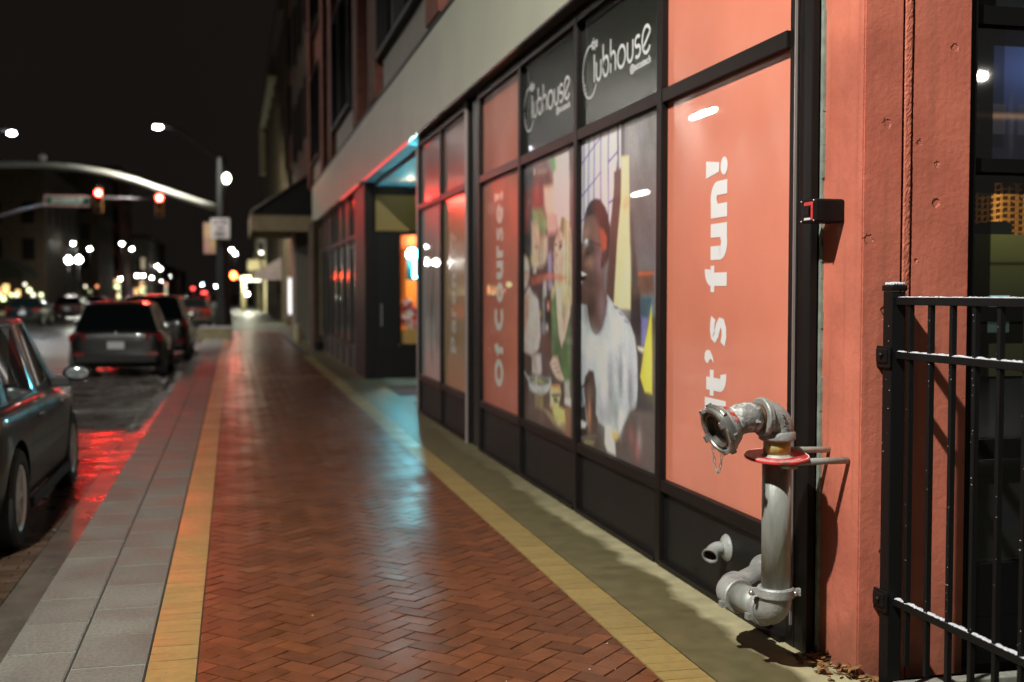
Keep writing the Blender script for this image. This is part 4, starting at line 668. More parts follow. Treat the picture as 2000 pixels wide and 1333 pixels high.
def grey_print(U, Vv):
    C = np.zeros(U.shape + (3,)) + srgb(172, 168, 166)
    C *= (1 + .12 * smooth_noise(U, Vv, 9, 2))[..., None]
    m = np.clip(1.2 - np.abs(U - .52) / .26, 0, 1)[..., None] * np.clip((Vv - .05) * 12, 0, 1)[..., None] * np.clip((.86 - Vv) * 8, 0, 1)[..., None]
    st = (.55 + .45 * np.sin(U * 26 + 2 * np.sin(Vv * 6)))[..., None]
    C = C * (1 - .75 * m * st) + srgb(84, 76, 52) * .75 * m * st
    return np.clip(C * 1.5, 0, .85)
def pane(i, z0, z1, m):
    a, b = bays[i]; return bpart(box('window_pane', (GX, GX + .012, a, b, z0, z1), M[m]))
films = [('film_orange', 'film_orange'), ('film_dark', None), ('film_dark', None), ('film_orange', 'film_orange'), ('film_red', 'film_tan'), ('film_red', None)]
panes = {}
for i, (t, mlow) in enumerate(films):
    panes[i, 1] = pane(i, 2.688, 3.43, t)
    if mlow: panes[i, 0] = pane(i, .492, 2.612, mlow)
for i, fn, res in ((1, man_print, (150, 330)), (2, women_print, (130, 300)), (5, grey_print, (40, 90))):
    a, b = bays[i]
    p = bpart(box('window_pane', (GX + .002, GX + .012, a, b, .492, 2.612), M['film_dark'])); panes[i, 0] = p
    q = grid_print('printed_film', a, b, .492, 2.612, res[0], res[1], fn, M['film_print']); q.parent = p; q.matrix_parent_inverse = Matrix()
    q['label'] = ('print of a laughing man in glasses and a pale T-shirt at a table', 'print of two laughing women with burgers and fries', 'grey print of a tall dark shape')[(1, 2, 5).index(i)]
def under(o, par):
    o.parent = par; return o
def vtext(body, yb, yt, z0, z1, m, par, bold, spacing=1.0, name='lettering'):
    """text reading upwards on the glass: baseline at yb (near side), letter tops at yt (far side)"""
    return under(text_obj(name, body, m, None, lambda u, v, t: (GX - .0012, yb + v, z0 + u), z1 - z0, yt - yb, bold=bold, spacing=spacing), par)
# lettering on the glass
def ribbon(V, F, pts, wd):
    n = len(pts); b = len(V)
    for i, (x, y) in enumerate(pts):
        a = pts[max(0, i - 1)]; c = pts[min(n - 1, i + 1)]; dx, dy = c[0] - a[0], c[1] - a[1]; d = math.hypot(dx, dy) + 1e-9
        nx, ny = -dy / d * wd / 2, dx / d * wd / 2; V.append((x + nx, y + ny)); V.append((x - nx, y - ny))
    for i in range(n - 1): F.append((b + 2 * i, b + 2 * i + 1, b + 2 * i + 3, b + 2 * i + 2))
def ell(cx, cy, rx, ry, a0, a1, n=22): return [(cx + rx * math.cos(R(a0 + (a1 - a0) * i / n)), cy + ry * math.sin(R(a0 + (a1 - a0) * i / n))) for i in range(n + 1)]
W_T = .072
def S_(pts, wd=W_T): return ('s', pts, wd)
def P_(pts): return ('p', pts, 0)
xh_ = .2
GLY = {
 'I': (.100, [P_([(0, 0), (.10, 0), (.10, .262), (0, .262)])]),
 't': (.128, [S_([(.052, .245), (.052, .075)] + ell(.100, .075, .048, .042, 180, 285, 10), .07), P_([(-.012, .152), (.128, .152), (.128, .200), (-.012, .200)])]),
 "'": (.080, [P_([(.010, .150), (.045, .165), (.078, .200), (.080, .240), (.062, .266), (.030, .270), (.010, .250), (.008, .225), (.026, .206), (.034, .190), (.026, .172)])]),
 's': (.165, [S_([(.150, .160), (.120, .172), (.085, .174), (.052, .164), (.042, .144), (.062, .122), (.105, .100), (.128, .078), (.124, .050), (.092, .030), (.055, .028), (.012, .044)], .056)]),
 'f': (.140, [S_([(.065, 0), (.065, .190)] + ell(.112, .190, .047, .046, 180, 80, 10)), P_([(-.004, .152), (.138, .152), (.138, .198), (-.004, .198)])]),
 'u': (.198, [S_([(.040, .200), (.040, .082)] + ell(.096, .082, .056, .048, 180, 340, 14), .074), S_([(.160, .200), (.160, 0)], .074)]),
 'n': (.198, [S_([(.040, 0), (.040, .200)], .074), S_(ell(.104, .118, .056, .048, 160, 0, 14) + [(.160, 0)], .074)]),
 'r': (.140, [S_([(.040, 0), (.040, .200)], .074), S_(ell(.104, .120, .056, .048, 160, 62, 8), .068)]),
 'o': (.220, [S_(ell(.110, .100, .074, .070, 0, 360, 30), .066)]),
 'a': (.205, [S_(ell(.100, .075, .064, .048, 0, 360, 26), .058), S_(ell(.100, .130, .066, .044, 150, 0, 12) + [(.166, 0)], .066)]),
 'e': (.215, [S_([(.040, .094), (.176, .094)], .044), S_(ell(.108, .100, .072, .070, 0, 318, 30), .062)]),
 'O': (.300, [S_(ell(.150, .131, .110, .098, 0, 360, 36), .074)]),
 'C': (.270, [S_(ell(.150, .131, .110, .098, 48, 312, 32), .074)]),
 'P': (.230, [P_([(0, 0), (.082, 0), (.082, .262), (0, .262)]), S_([(.07, .230)] + ell(.130, .168, .060, .062, 90, -90, 16) + [(.07, .106)], .062)]),
 '!': (.094, [P_([(.022, .100), (.072, .100), (.094, .265), (.000, .265)]), P_(ell(.047, .040, .047, .042, 0, 345, 23))]),
 '?': (.190, [S_(ell(.095, .190, .062, .050, 165, -40, 16) + [(.098, .130), (.096, .095)], .062), P_(ell(.095, .038, .044, .038, 0, 345, 23))]),
 ' ': (.075, []),
}
def heavy_text(par, body, z0, z1, yb, scale, m, gap=.026):
    """wide heavy letters, each stroke a ribbon; the words run up the glass, letter tops towards the far side"""
    tot = sum(GLY[c][0] for c in body) + gap * (len(body) - 1); k = (z1 - z0) / tot
    VV, F = [], []; x = 0; lay = 0
    for c in body + ' ':
        if c == ' ' and VV:
            under(mesh_vf('word', VV, F, m), par); VV, F = [], []
        wd_, parts = GLY[c]
        for kind, pts, wd in parts:
            V1, F1 = [], []; lay += 1
            if kind == 's': ribbon(V1, F1, pts, wd)
            else: V1 = list(pts); F1 = [tuple(range(len(pts)))]
            n = len(VV); F += [tuple(i + n for i in f) for f in F1]
            VV += [(GX - .0012 - .00009 * lay, yb + v * scale, z0 + (x + u) * k) for u, v in V1]
        x += wd_ + gap
heavy_text(panes[0, 0], "It's fun!", .915, 2.225, 5.305, 1.0, M['letter'])
heavy_text(panes[3, 0], "Of Course!", .68, 2.47, 10.17, 1.32, M['letter2'])
heavy_text(panes[4, 0], "Parents?", .88, 2.22, 12.45, 1.15, M['letter2'])
def logo(par, Y0, zb):
    """u = 0 at the small l, running towards the viewer; drawn with one line weight"""
    V, F = [], []; wd = .0215; xh = .125; asc = .185
    ribbon(V, F, ell(-.095, .085, .165, .175, 48, 325, 46), .013)
    x = 0.0
    ribbon(V, F, [(x, 0), (x, asc)], wd); x += .045
    def uu(x, wdt): ribbon(V, F, [(x, xh), (x, .05)] + ell(x + wdt / 2, .05, wdt / 2, .05, 180, 360)[1:] + [(x + wdt, xh)], wd)
    uu(x, .10); x += .145
    ribbon(V, F, [(x, asc + .03), (x, .06)], wd); ribbon(V, F, ell(x + .055, xh / 2, .055, xh / 2, 180, -180, 30), wd); x += .155
    ribbon(V, F, [(x, 0), (x, asc + .03)], wd); ribbon(V, F, [(x, .06)] + ell(x + .048, .07, .048, .055, 180, 0)[1:] + [(x + .096, 0)], wd); x += .14
    ribbon(V, F, ell(x + .072, xh / 2, .072, xh / 2 + .004, 0, 360, 36), wd); x += .185
    uu(x, .10); x += .14
    ribbon(V, F, ell(x + .045, .094, .045, .032, 40, 250, 18) + ell(x + .045, .034, .047, .034, 80, -140, 18), wd); x += .125
    ribbon(V, F, ell(x + .072, .075, .072, .078, 28, 325, 34), wd); ribbon(V, F, [(x + .01, .03), (x + .135, .112)], wd)
    for (a, b) in ((-.245, .045), (-.245, .015), (-.215, .015), (-.235, -.012), (-.208, -.012), (-.215, -.038), (-.19, -.04), (-.25, .075)):
        n = len(V); s = .009
        V += [(a - s, b - s), (a + s, b - s), (a + s, b + s), (a - s, b + s)]; F.append((n, n + 1, n + 2, n + 3))
    VV = [(GX - .0012, Y0 - u, zb + v) for u, v in V]
    o = mesh_vf('logo_lettering', VV, F, M['letter']); under(o, par)
    under(text_obj('small_lettering', 'the', M['letter'], None, lambda u, v, t: (GX - .0012, Y0 + .065 - u, zb + .225 + v), .135, .075, bold=.02), par)
    under(text_obj('small_lettering', '@accutech', M['letter'], None, lambda u, v, t: (GX - .0012, Y0 - .72 - u, zb - .085 + v), .36, .062, bold=.03), par)
logo(panes[1, 1], 7.475, 2.965); logo(panes[2, 1], 9.135, 2.965)

# fascia, soffit, drip edge
bm = bmesh.new()
FX = 2.23; Y1 = 33.6
bx(bm, FX, 2.5, 4.11, 12.2, 3.53, 4.54); bx(bm, FX, 2.5, 12.206, 20.3, 3.53, 4.54); bx(bm, FX, 2.5, 20.306, Y1, 3.53, 4.54)
bpart(out_bm('fascia', bm, M['fascia']))
bpart(box('fascia_cap', (FX - .02, 2.5, 4.11, Y1 + .02, 4.545, 4.58), M['frame']))
bpart(box('soffit', (FX + .002, 2.6, 4.11, 15.15, 3.522, 3.5285), M['soffit']))
bpart(box('drip_edge', (FX - .008, FX + .01, 4.11, 14.9, 3.505, 3.5215), M['drip']))
bpart(box('drip_edge_sheen', (FX - .009, FX + .012, 14.93, 20.2, 3.495, 3.521), M['E_strip']))  # glowing edge stands for red signals mirrored in the metal drip edge
bpart(box('drip_edge_sheen', (FX - .009, FX + .012, 21.1, 24.6, 3.495, 3.521), M['E_strip']))
bpart(box('soffit', (FX + .014, 2.6, 15.154, Y1, 3.522, 3.5285), M['soffitw']))
# upper floors
UX = 2.34
bm = bmesh.new(); bx(bm, UX, 8, 4.11, 34.6, 4.585, 16.5)
bpart(out_bm('upper_wall', bm, M['brickred']))
for k, y0 in enumerate((5.8, 14.0, 22.3, 30.4)):
    y1 = y0 + 3.9 if k < 3 else y0 + 3.2
    bpart(box('panel_under_window', (UX - .05, UX - .002, y0 - .3, y1, 4.586, 5.15), M['panelgrey']))
    for (a, b) in ((y0 - 1.6, y0 - .75), (y1 + .15, y1 + 1.0)):
        bpart(box('brick_pier', (UX - .16, UX - .003, a, b, 4.586, 16.4), M['brickred'], bev=.01))
    for fl in (0, 1, 2):
        zb = 5.2 + fl * 3.6
        bm = bmesh.new()
        bx(bm, UX - .17, UX - .004, y0, y1, zb - .07, zb + .0); bx(bm, UX - .17, UX - .004, y0, y1, zb + 2.3, zb + 2.37)
        for yy in (y0, (y0 + y1) / 2, y1 - .09): bx(bm, UX - .17, UX - .004, yy, yy + .09, zb + .001, zb + 2.299)
        f = bpart(out_bm('upper_window', bm, M['frame']))
        g_ = box('glass', (UX - .09, UX - .07, y0 + .09, y1 - .09, zb + .002, zb + 2.298), M['dkglass']); g_.parent = f
# far shop window run
ms = [22.4 + 1.52 * i for i in range(7)]
bpart(box('corner_post', (2.30, 2.46, 20.72, 22.40, 0, 3.5), M['frame']))
for i, (a, b) in enumerate(zip(ms, ms[1:])):
    bpart(box('mullion', (2.33, 2.40, b - .08, b, 0, 3.5), M['frame2'], bev=.004))
    bpart(box('transom_bar', (2.335, 2.40, a, b - .08, 2.61, 2.69), M['frame2'])); bpart(box('sill_bar', (2.335, 2.40, a, b - .08, .42, .5), M['frame2']))
    bpart(box('base_panel', (2.36, 2.40, a, b - .08, .0, .42), mat('base_far', (.06, .045, .04), .5)))
    bpart(box('window_pane', (GX, GX + .01, a, b - .08, .5, 2.61), M['dkglass2'])); bpart(box('window_pane', (GX, GX + .01, a, b - .08, 2.69, 3.5), M[['dkglass2', 'film_red', 'film_red'][i % 3]]))
bpart(box('end_pier', (2.12, 2.6, 31.6, 33.6, 0, 3.5), M['brickbrown']))
bpart(box('pier_edge_trim', (2.30, 2.34, 31.53, 31.59, .4, 3.3), M['cream']))
# interior light-tight shell behind the shop front
bm = bmesh.new()
bx(bm, 2.50, 2.56, 4.43, 14.79, 0, 3.5); bx(bm, 2.50, 2.56, 20.9, 33.6, 0, 3.5)
bpart(out_bm('inner_wall', bm, M['kerbdark']))
# recessed entry
bpart(box('entry_side_wall', (2.405, 5.2, 14.80, 14.88, 0, 3.5), M['frame2']))
bpart(box('entry_back_wall', (4.6, 4.7, 15.15, 20.7, 0, 3.5), M['kerbdark']))
bpart(box('entry_soffit', (2.5, 4.6, 14.885, 20.7, 3.46, 3.50), M['soffitw']))
EY = 20.70
bpart(box('entry_panel', (2.50, 4.6, EY + .01, EY + .04, 2.66, 3.30), M['yellowp']))
bm = bmesh.new()
bx(bm, 2.461, 4.6, EY - .01, EY + .06, 3.30, 3.45); bx(bm, 2.461, 4.6, EY - .01, EY + .06, 2.585, 2.66)
bx(bm, 2.461, 2.53, EY - .01, EY + .06, 0, 2.585); bx(bm, 2.90, 2.945, EY - .01, EY + .06, .62, 2.585); bx(bm, 2.53, 4.6, EY - .01, EY + .06, .0, .58)
bx(bm, 3.9, 4.6, EY - .01, EY + .06, .58, 2.585)
bx(bm, 2.945, 3.9, EY - .01, EY + .06, .58, .62)
bpart(out_bm('entry_frame', bm, M['frame']))
d = bpart(box('entry_door', (2.531, 2.899, EY + .005, EY + .04, .581, 2.584), M['doorblack']))
h = box('handle', (2.58, 2.60, EY - .05, EY - .03, .95, 1.35), M['alu']); under(h, d)
bpart(box('door_glass', (2.946, 3.899, EY + .02, EY + .03, .621, 2.584), M['glass']))
# lit room behind the glass
bm = bmesh.new()
bx(bm, 2.7, 4.5, 23.2, 23.25, 0, 2.9); bx(bm, 2.62, 2.68, 20.8, 23.2, 0, 2.9); bx(bm, 4.5, 4.55, 20.8, 23.2, 0, 2.9)
bx(bm, 3.05, 3.16, 21.55, 21.66, .9, 2.9); bx(bm, 3.45, 3.56, 21.55, 21.66, .9, 2.9); bx(bm, 2.7, 4.5, 21.5, 21.54, 1.88, 1.95)
bpart(out_bm('orange_interior', bm, M['orangewall']))
bpart(box('interior_floor', (2.7, 4.5, 20.8, 23.2, .0, .02), M['interior'])); bpart(box('interior_ceiling', (2.62, 4.55, 20.8, 23.2, 2.9, 2.95), M['interior']))
bpart(box('interior_counter', (2.72, 4.2, 21.0, 21.48, .3, .88), M['orangewall'])); bpart(box('interior_bulkhead', (2.7, 4.5, 21.05, 21.1, 2.35, 2.6), M['orangered']))

# end wall: window towards the viewer, with frame, printed picture and dark glass
EW = 4.11
bm = bmesh.new()
bx(bm, 2.905, 2.945, 4.14, 4.46, 0, 4.55); bx(bm, 2.945, 5.2, 4.16, 4.46, 2.045, 2.10); bx(bm, 2.945, 5.2, 4.16, 4.46, 1.43, 1.492)
bx(bm, 2.945, 5.2, 4.16, 4.46, .86, .94); bx(bm, 2.945, 5.2, 4.16, 4.46, .20, .64 - .22); bx(bm, 2.945, 5.2, 4.16, 4.46, 2.645, 2.72); bx(bm, 5.2, 5.3, 4.14, 4.46, 0, 4.55)
bx(bm, 2.945, 5.2, 4.16, 4.46, 0, .198)
sw = bpart(out_bm('end_window', bm, M['frameblk']))
def night_print(U, Vv):
    """print on the glass: lit hotel front over a dark lawn"""
    C = np.zeros(U.shape + (3,)) + srgb(60, 66, 30)
    gr = np.clip((.72 - Vv) * 3, 0, 1)[..., None]; C = srgb(72, 74, 40) * (1 - gr) + srgb(36, 38, 24) * gr
    C = C * (1 + .25 * smooth_noise(U, Vv, 30, 8))[..., None]
    sky = (Vv > .90)[..., None]; C = np.where(sky, srgb(16, 14, 12), C)
    top = .905 + .05 * (np.floor(U * 17) % 3 == 1) - .012 * (np.floor(U * 40) % 2)
    bl = ((Vv > .70) & (Vv < top))[..., None]
    win = ((((U * 78 + .6 * np.sin(U * 31)) % 1) > .45) & (((Vv * 34 + .3 * np.sin(U * 50)) % 1) > .35))[..., None]
    lit = (.45 + .5 * np.clip(np.sin(U * 38) + .4, 0, 1))[..., None]
    fl = (.55 + .45 * np.sin(Vv * 105 + 1.2 * np.sin(U * 60)) ** 2 * (.6 + .4 * np.sin(U * 210)))[..., None]
    C = np.where(bl, np.where(win, srgb(70, 38, 14) * lit, srgb(206, 140, 62) * lit * fl), C)
    dk = ((Vv < .735 + .03 * np.sin(U * 23)) & (Vv > .70) & (np.sin(U * 19 + 1) > .3))[..., None]; C = np.where(dk, srgb(14, 18, 12), C)
    dk = (np.exp(-((Vv - .555 - .02 * U) / .009) ** 2) * (U > .05))[..., None]; C = C * (1 - .8 * dk)
    for (a, b) in ((.05, .095), (.145, .158), (.172, .19), (.30, .34)):
        C = np.where(((U > a) & (U < b) & (Vv > .22) & (Vv < .40))[..., None], srgb(150, 190, 205) * (1 - .3 * np.exp(-(((U - (a + b) / 2) / .01) ** 2 + ((Vv - .33) / .03) ** 2)))[..., None], C)
    return np.clip(C * 1.5, 0, 1)
def blue_interior(U, Vv):  # blue lit interior behind the glass, its glow painted as flat colour
    C = np.zeros(U.shape + (3,)) + srgb(20, 21, 32)
    g = np.exp(-(((U - .30) / .20) ** 2 + ((Vv - .72) / .30) ** 2))[..., None]
    C = C + srgb(58, 80, 140) * g
    C = C * (1 - .55 * ((U < .075) & (Vv > .1)))[..., None]
    C = np.where(((Vv < .42) & (Vv > .2) & (np.sin(U * 120) > .1))[..., None], C * .5 + srgb(50, 48, 56) * .5, C)
    C = C * (1 - .5 * (np.exp(-((Vv - .36) / .03) ** 2)))[..., None] + srgb(120, 92, 66) * (.6 * np.exp(-((Vv - .33 - .06 * U) / .022) ** 2))[..., None]
    C = np.where((Vv < .20)[..., None], C * .75, C)
    C *= (1 + .3 * smooth_noise(U, Vv, 24, 17))[..., None]
    return np.clip(C * 1.7, 0, 1)
def end_print(fn, x0, x1, z0, z1, nu, nv, m, Y, name):
    o = grid_print(name, 0, 1, z0, z1, nu, nv, fn, m)
    me = o.data; n = len(me.vertices); co = np.zeros(n * 3, np.float32); me.vertices.foreach_get('co', co); co = co.reshape(-1, 3)
    u = 1 - co[:, 1]; co[:, 0] = x0 + u * (x1 - x0); co[:, 1] = Y; me.vertices.foreach_set('co', co.ravel()); me.update(); under(o, sw); return o
E = end_print(blue_interior, 2.945, 5.2, 2.10, 2.645, 260, 80, M['film_print_view'], 4.20, 'upper_glass')
end_print(night_print, 2.945, 5.2, 1.20, 2.045, 500, 160, M['film_print_view'], 4.20, 'printed_picture')
under(box('lower_glass', (2.945, 5.2, 4.205, 4.215, .42, 1.199), M['dkglass']), sw)
under(box('upper_pane', (2.945, 5.2, 4.205, 4.215, 2.72, 4.5), M['dkglass']), sw)
under(box('backing', (2.905, 5.3, 4.24, 4.25, 0, 4.55), M['kerbdark']), sw)
bpart(box('end_wall', (5.305, 12, 4.12, 4.46, 0, 4.55), M['column'])); bpart(box('end_fascia', (2.5, 12, 4.111, 4.46, 4.553, 5.6), M['fascia']))

# ------------------------------------------------------------------ wall mounted things
def thing(name, base, label, cat, group=None): return empty(name, base, 0, label, cat, group)
def part(o, root):
    o.parent = root; o.matrix_parent_inverse = Matrix.Translation(-Vector(root.location)); return o
# alarm box
T = thing('alarm_box', (2.41, 4.30, 1.84), 'small black box with a red edged face fixed to the pillar beside the orange window', 'alarm box')
part(box('case', (2.285, 2.417, 4.245, 4.365, 1.835, 1.930), M['blackbox'], bev=.008), T)
bm = bmesh.new()
# red mark on the street side face
x = 2.2835
bx(bm, x, x + .001, 4.263, 4.335, 1.905, 1.919); bx(bm, x, x + .001, 4.263, 4.279, 1.846, 1.9045)
part(out_bm('red_mark', bm, M['red']), T)
part(box('cover', (2.277, 2.2815, 4.285, 4.335, 1.862, 1.900), M['blackbox'], bev=.002), T)
part(box('pale_label', (2.2825, 2.2845, 4.283, 4.333, 1.846, 1.855), M['signwhite']), T)
bm = bmesh.new()
for yy in (4.253, 4.357):
    for zz in (1.842, 1.923): sphere(bm, (2.283, yy, zz), .0045, 8, 6)
part(out_bm('screws', bm, M['alu']), T)
# standpipe
PX, PY = 2.13, 4.25
T = thing('fire_standpipe', (PX, PY, 0), 'grey riser pipe with a bent hose coupling, red collar and chain before the pillar', 'standpipe')
bm = bmesh.new(); sweep(bm, [(PX, PY, .345), (PX, PY, .90)], .0585, 48); part(out_bm('riser_pipe', bm, M['galv']), T)
bm = bmesh.new(); sweep(bm, [(PX, PY, .901), (PX, PY, .965)], .0545, 40); part(out_bm('rusty_sleeve', bm, M['rustyel']), T)
bm = bmesh.new(); tilt = Vector((-.02, -.085, 1)).normalized()
lathe(bm, Vector((PX, PY, .888)), tilt, [(-.006, .058), (-.006, .126), (-.003, .130), (.003, .130), (.006, .126), (.006, .058), (-.006, .058)], 64)
col = part(out_bm('collar_plate', bm, M['red'], auto=30), T)
V, F = [], []
# raised lettering round the plate
d_, s_, u_ = frame_axes(tilt)
lift = Vector((PX, PY, .888)) + d_ * .0068
vdir = Vector((-PX, -PY, 0)).normalized()
e1 = (vdir - d_ * vdir.dot(d_)).normalized(); e2 = d_.cross(e1)
def ringplace(a0, r0):
    def f(u, v, t):
        a = a0 + u / r0; return lift + (e1 * math.cos(a) + e2 * math.sin(a)) * (r0 - .012 + (.024 - v))
    return f
under(text_obj('raised_lettering', 'SPRINKLER', M['signwhite'], None, ringplace(-1.05, .10), .10, .018, bold=.01), col)
under(text_obj('raised_lettering', 'STANDPIPE', M['signwhite'], None, ringplace(.12, .10), .10, .018, bold=.01), col)
bm = bmesh.new()
lathe(bm, lift - d_ * .0005, d_, [(0, .060), (.0015, .060), (.0015, .064), (0, .064)], 48); lathe(bm, lift - d_ * .0005, d_, [(0, .123), (.0015, .123), (.0015, .1265), (0, .1265)], 64)
under(out_bm('plate_rims', bm, M['signwhite']), col)
bm = bmesh.new(); lathe(bm, (PX, PY, 0), (0, 0, 1), [(.955, .055), (.955, .066), (.962, .074), (.985, .075), (.992, .070), (.992, .055)], 48)
D = Vector((-.99, -.14, 0)).normalized()
pth = [(PX, PY, .985)] + arc((PX, PY, .99), (0, 0, 1), D, .062, 12)
pth.append(Vector(pth[-1]) + D * .008)
sweep(bm, pth, [.066] * len(pth), 40)
e = Vector(pth[-1]); lathe(bm, e - D * .012, D, [(0, .062), (0, .074), (.004, .078), (.022, .078), (.027, .073), (.027, .05)], 48)
part(out_bm('upper_elbow', bm, M['cast'], auto=40), T)
# cast ring and numerals on the elbow
bm = bmesh.new()
for k, (az, el_) in enumerate(((.2, .55), (.33, .35), (.18, .25), (.36, .12))):
    c = Vector((PX, PY, .99)) + Vector((math.sin(az) * .0 , 0, 0))
    a_ = R(-90) + az - .15; c = Vector((PX + math.cos(a_) * .0655 - .018 * el_, PY + math.sin(a_) * .0655, .998 + el_ * .11))
    lathe(bm, c, (math.cos(a_), math.sin(a_), .15), [(-.002, .004), (.002, .004), (.002, .0065), (-.002, .0065)], 12)
part(out_bm('cast_numerals', bm, M['alu']), T)
s0 = e + D * .012
bm = bmesh.new(); sweep(bm, [s0, s0 + D * .022], .056, 32); part(out_bm('joint_gap', bm, M['rust']), T)
A_ = Vector((-.92, -.10, -.385)).normalized()
s1 = s0 + D * .022
bm = bmesh.new()
pth = [s1, s1 + D * .035] + arc(s1 + D * .035, D, A_, .13, 8); pth.append(Vector(pth[-1]) + A_ * .022)
sweep(bm, pth, [.060, .0615] + [.0615] * 9 + [.064], 40)
s2 = Vector(pth[-1]); part(out_bm('cast_adaptor', bm, M['castrough']), T)
bm = bmesh.new()
lathe(bm, s2, A_, [(-.004, .060), (0, .066), (.010, .078), (.028, .088), (.040, .090), (.043, .086)], 56)
part(out_bm('coupling_body', bm, M['cast'], auto=35), T)
bm = bmesh.new()
lathe(bm, s2, A_, [(.043, .080), (.044, .098), (.047, .101), (.064, .101), (.066, .096), (.069, .096), (.071, .100), (.082, .100), (.085, .096), (.085, .084), (.062, .080), (.058, .074), (.080, .070), (.080, .066), (.060, .064)], 64)
ring = part(out_bm('coupling_ring', bm, M['alu'], auto=30), T)
d3, sa, sb = frame_axes(A_)
for k in range(4):
    a = PI / 4 + k * PI / 2 + .35; rd = sa * math.cos(a) + sb * math.sin(a); tg = d3.cross(rd); c = s2 + d3 * .086 + rd * .088
    bm = bmesh.new(); bx(bm, -.014, .014, -.006, .012, -.006, .012, bev=.0015)
    for v in bm.verts: v.co = c + tg * v.co.x + rd * v.co.y + d3 * v.co.z
    under(out_bm('lug', bm, M['alu']), ring)
for k in range(6):
    a = k * PI / 3 + .2; rd = sa * math.cos(a) + sb * math.sin(a); tg = d3.cross(rd); c = s2 + d3 * .055 + rd * .101
    bm = bmesh.new(); bx(bm, -.012, .012, -.002, .009, -.009, .009, bev=.0015)
    for v in bm.verts: v.co = c + tg * v.co.x + rd * v.co.y + d3 * v.co.z
    under(out_bm('lug', bm, M['alu']), ring)
bm = bmesh.new(); lathe(bm, s2, A_, [(.060, .064), (.056, .045), (.052, .040), (.054, .001)], 32); lathe(bm, s2, A_, [(.079, .0655), (.060, .0635)], 40)
under(out_bm('dark_bore', bm, M['bore']), ring)
# red paint mark on the coupling body (a curved patch lying on the cone)
bm = bmesh.new(); rr = []
for i in range(12):
    a = 0
    row = []
    for j in range(5):
        s = .004 + .026 * j / 4; r_ = .0715 + .0185 * min(1, (s / .028)) + .0012
        ang = i / 11
        row.append((s, r_, ang))
    rr.append(row)
toC = (Vector((0, 0, 1.55)) - s2).normalized(); upv = Vector((0, 0, 1))
b1 = (upv - d3 * upv.dot(d3)).normalized(); b2 = d3.cross(b1)
if b2.dot(toC) < 0: b2 = -b2
grid = [[bm.verts.new(s2 + d3 * s + (b1 * math.cos(.15 + 1.15 * a) + b2 * math.sin(.15 + 1.15 * a)) * r_) for (s, r_, a) in row] for row in rr]
for i in range(11):
    for j in range(4):
        if (i * 7 + j * 3) % 5 != 4: bm.faces.new((grid[i][j], grid[i + 1][j], grid[i + 1][j + 1], grid[i][j + 1]))
part(out_bm('red_paint_mark', bm, M['redp']), T)
# chain
def link_bm(bm, c, t, up, L=.020, wd=.009, r_=.0016):
    t = t.normalized(); s = t.cross(up).normalized(); pts = []
    for k in range(13):
        a = 2 * PI * k / 12; pts.append(c + t * (math.cos(a) * L / 2) + s * (math.sin(a) * wd / 2))
    sweep(bm, pts, r_, 6, cap=False)
bm = bmesh.new()
lowest = s2 + d3 * .075
pa = s2 + d3 * .072 - b1 * .078 + sa * 0 + b2 * .060; 
cP = s2 + d3 * .082
down = Vector((0, 0, -1)); dd = (down - d3 * down.dot(d3)).normalized(); sd = d3.cross(dd)
if sd.dot(Vector((-.97, .23, 0))) < 0: sd = -sd
pA = cP + dd * .068 + sd * .068; pB = cP + dd * .096 + sd * .012
nL = 17; pts = []
for k in range(nL + 1):
    t = k / nL; p = pA.lerp(pB, t); sag = .092 * (1 - abs(2 * t - 1) ** 2.4) ; pts.append(p + Vector((0, 0, -sag)))
for k in range(nL):
    c = (pts[k] + pts[k + 1]) / 2; t = pts[k + 1] - pts[k]; upx = Vector((1, 0, 0)) if k % 2 else Vector((.2, 1, .1))
    link_bm(bm, c, t, upx, L=t.length * 1.3)
part(out_bm('chain', bm, M['chain']), T)
# brackets back to the pillar
bm = bmesh.new(); sweep(bm, [(PX + .02, PY + .075, .905), (2.43, 4.35, .893)], .013, 16); part(out_bm('wall_bracket', bm, M['galv']), T)
bm = bmesh.new(); sweep(bm, [(PX + .02, PY - .062, .872), (2.412, 4.19, .872)], .0145, 16); 
sweep(bm, [(PX - .02, PY - .075, .862), (PX + .05, PY - .072, .858)], .013, 12); part(out_bm('wall_bracket', bm, M['galv']), T)
# lower clamp, elbow and horizontal run
bm = bmesh.new(); lathe(bm, (PX, PY, 0), (0, 0, 1), [(.315, .058), (.315, .070), (.320, .075), (.352, .075), (.358, .070), (.358, .0585)], 48)
sx = Vector((.95, -.3, 0)).normalized()
for sgn in (-1, 1):
    c = Vector((PX, PY, .337)) + sx * sgn * .083
    vs = bx(bm, -.016, .016, -.012, .012, -.014, .014, bev=0)
    for v in vs: v.co = c + sx * v.co.x + Vector((-sx.y, sx.x, 0)) * v.co.y + Vector((0, 0, v.co.z))
part(out_bm('clamp', bm, M['cast'], auto=35), T)
bm = bmesh.new()
for sgn in (-1, 1):
    c = Vector((PX, PY, .337)) + sx * sgn * .088 + Vector((.3, -.95, 0)) * -.0 + Vector((-.02, -.02, 0)); sphere(bm, c, .0115, 14, 8)
part(out_bm('bolts', bm, M['alu']), T)
Eh = Vector((-.14, .99, 0)).normalized()
bm = bmesh.new(); pth = [(PX, PY, .318)] + arc((PX, PY, .312), (0, 0, -1), Eh, .06, 12); sweep(bm, pth, .0635, 40); part(out_bm('lower_elbow', bm, M['cast'], auto=50), T)
q0 = Vector(pth[-1])
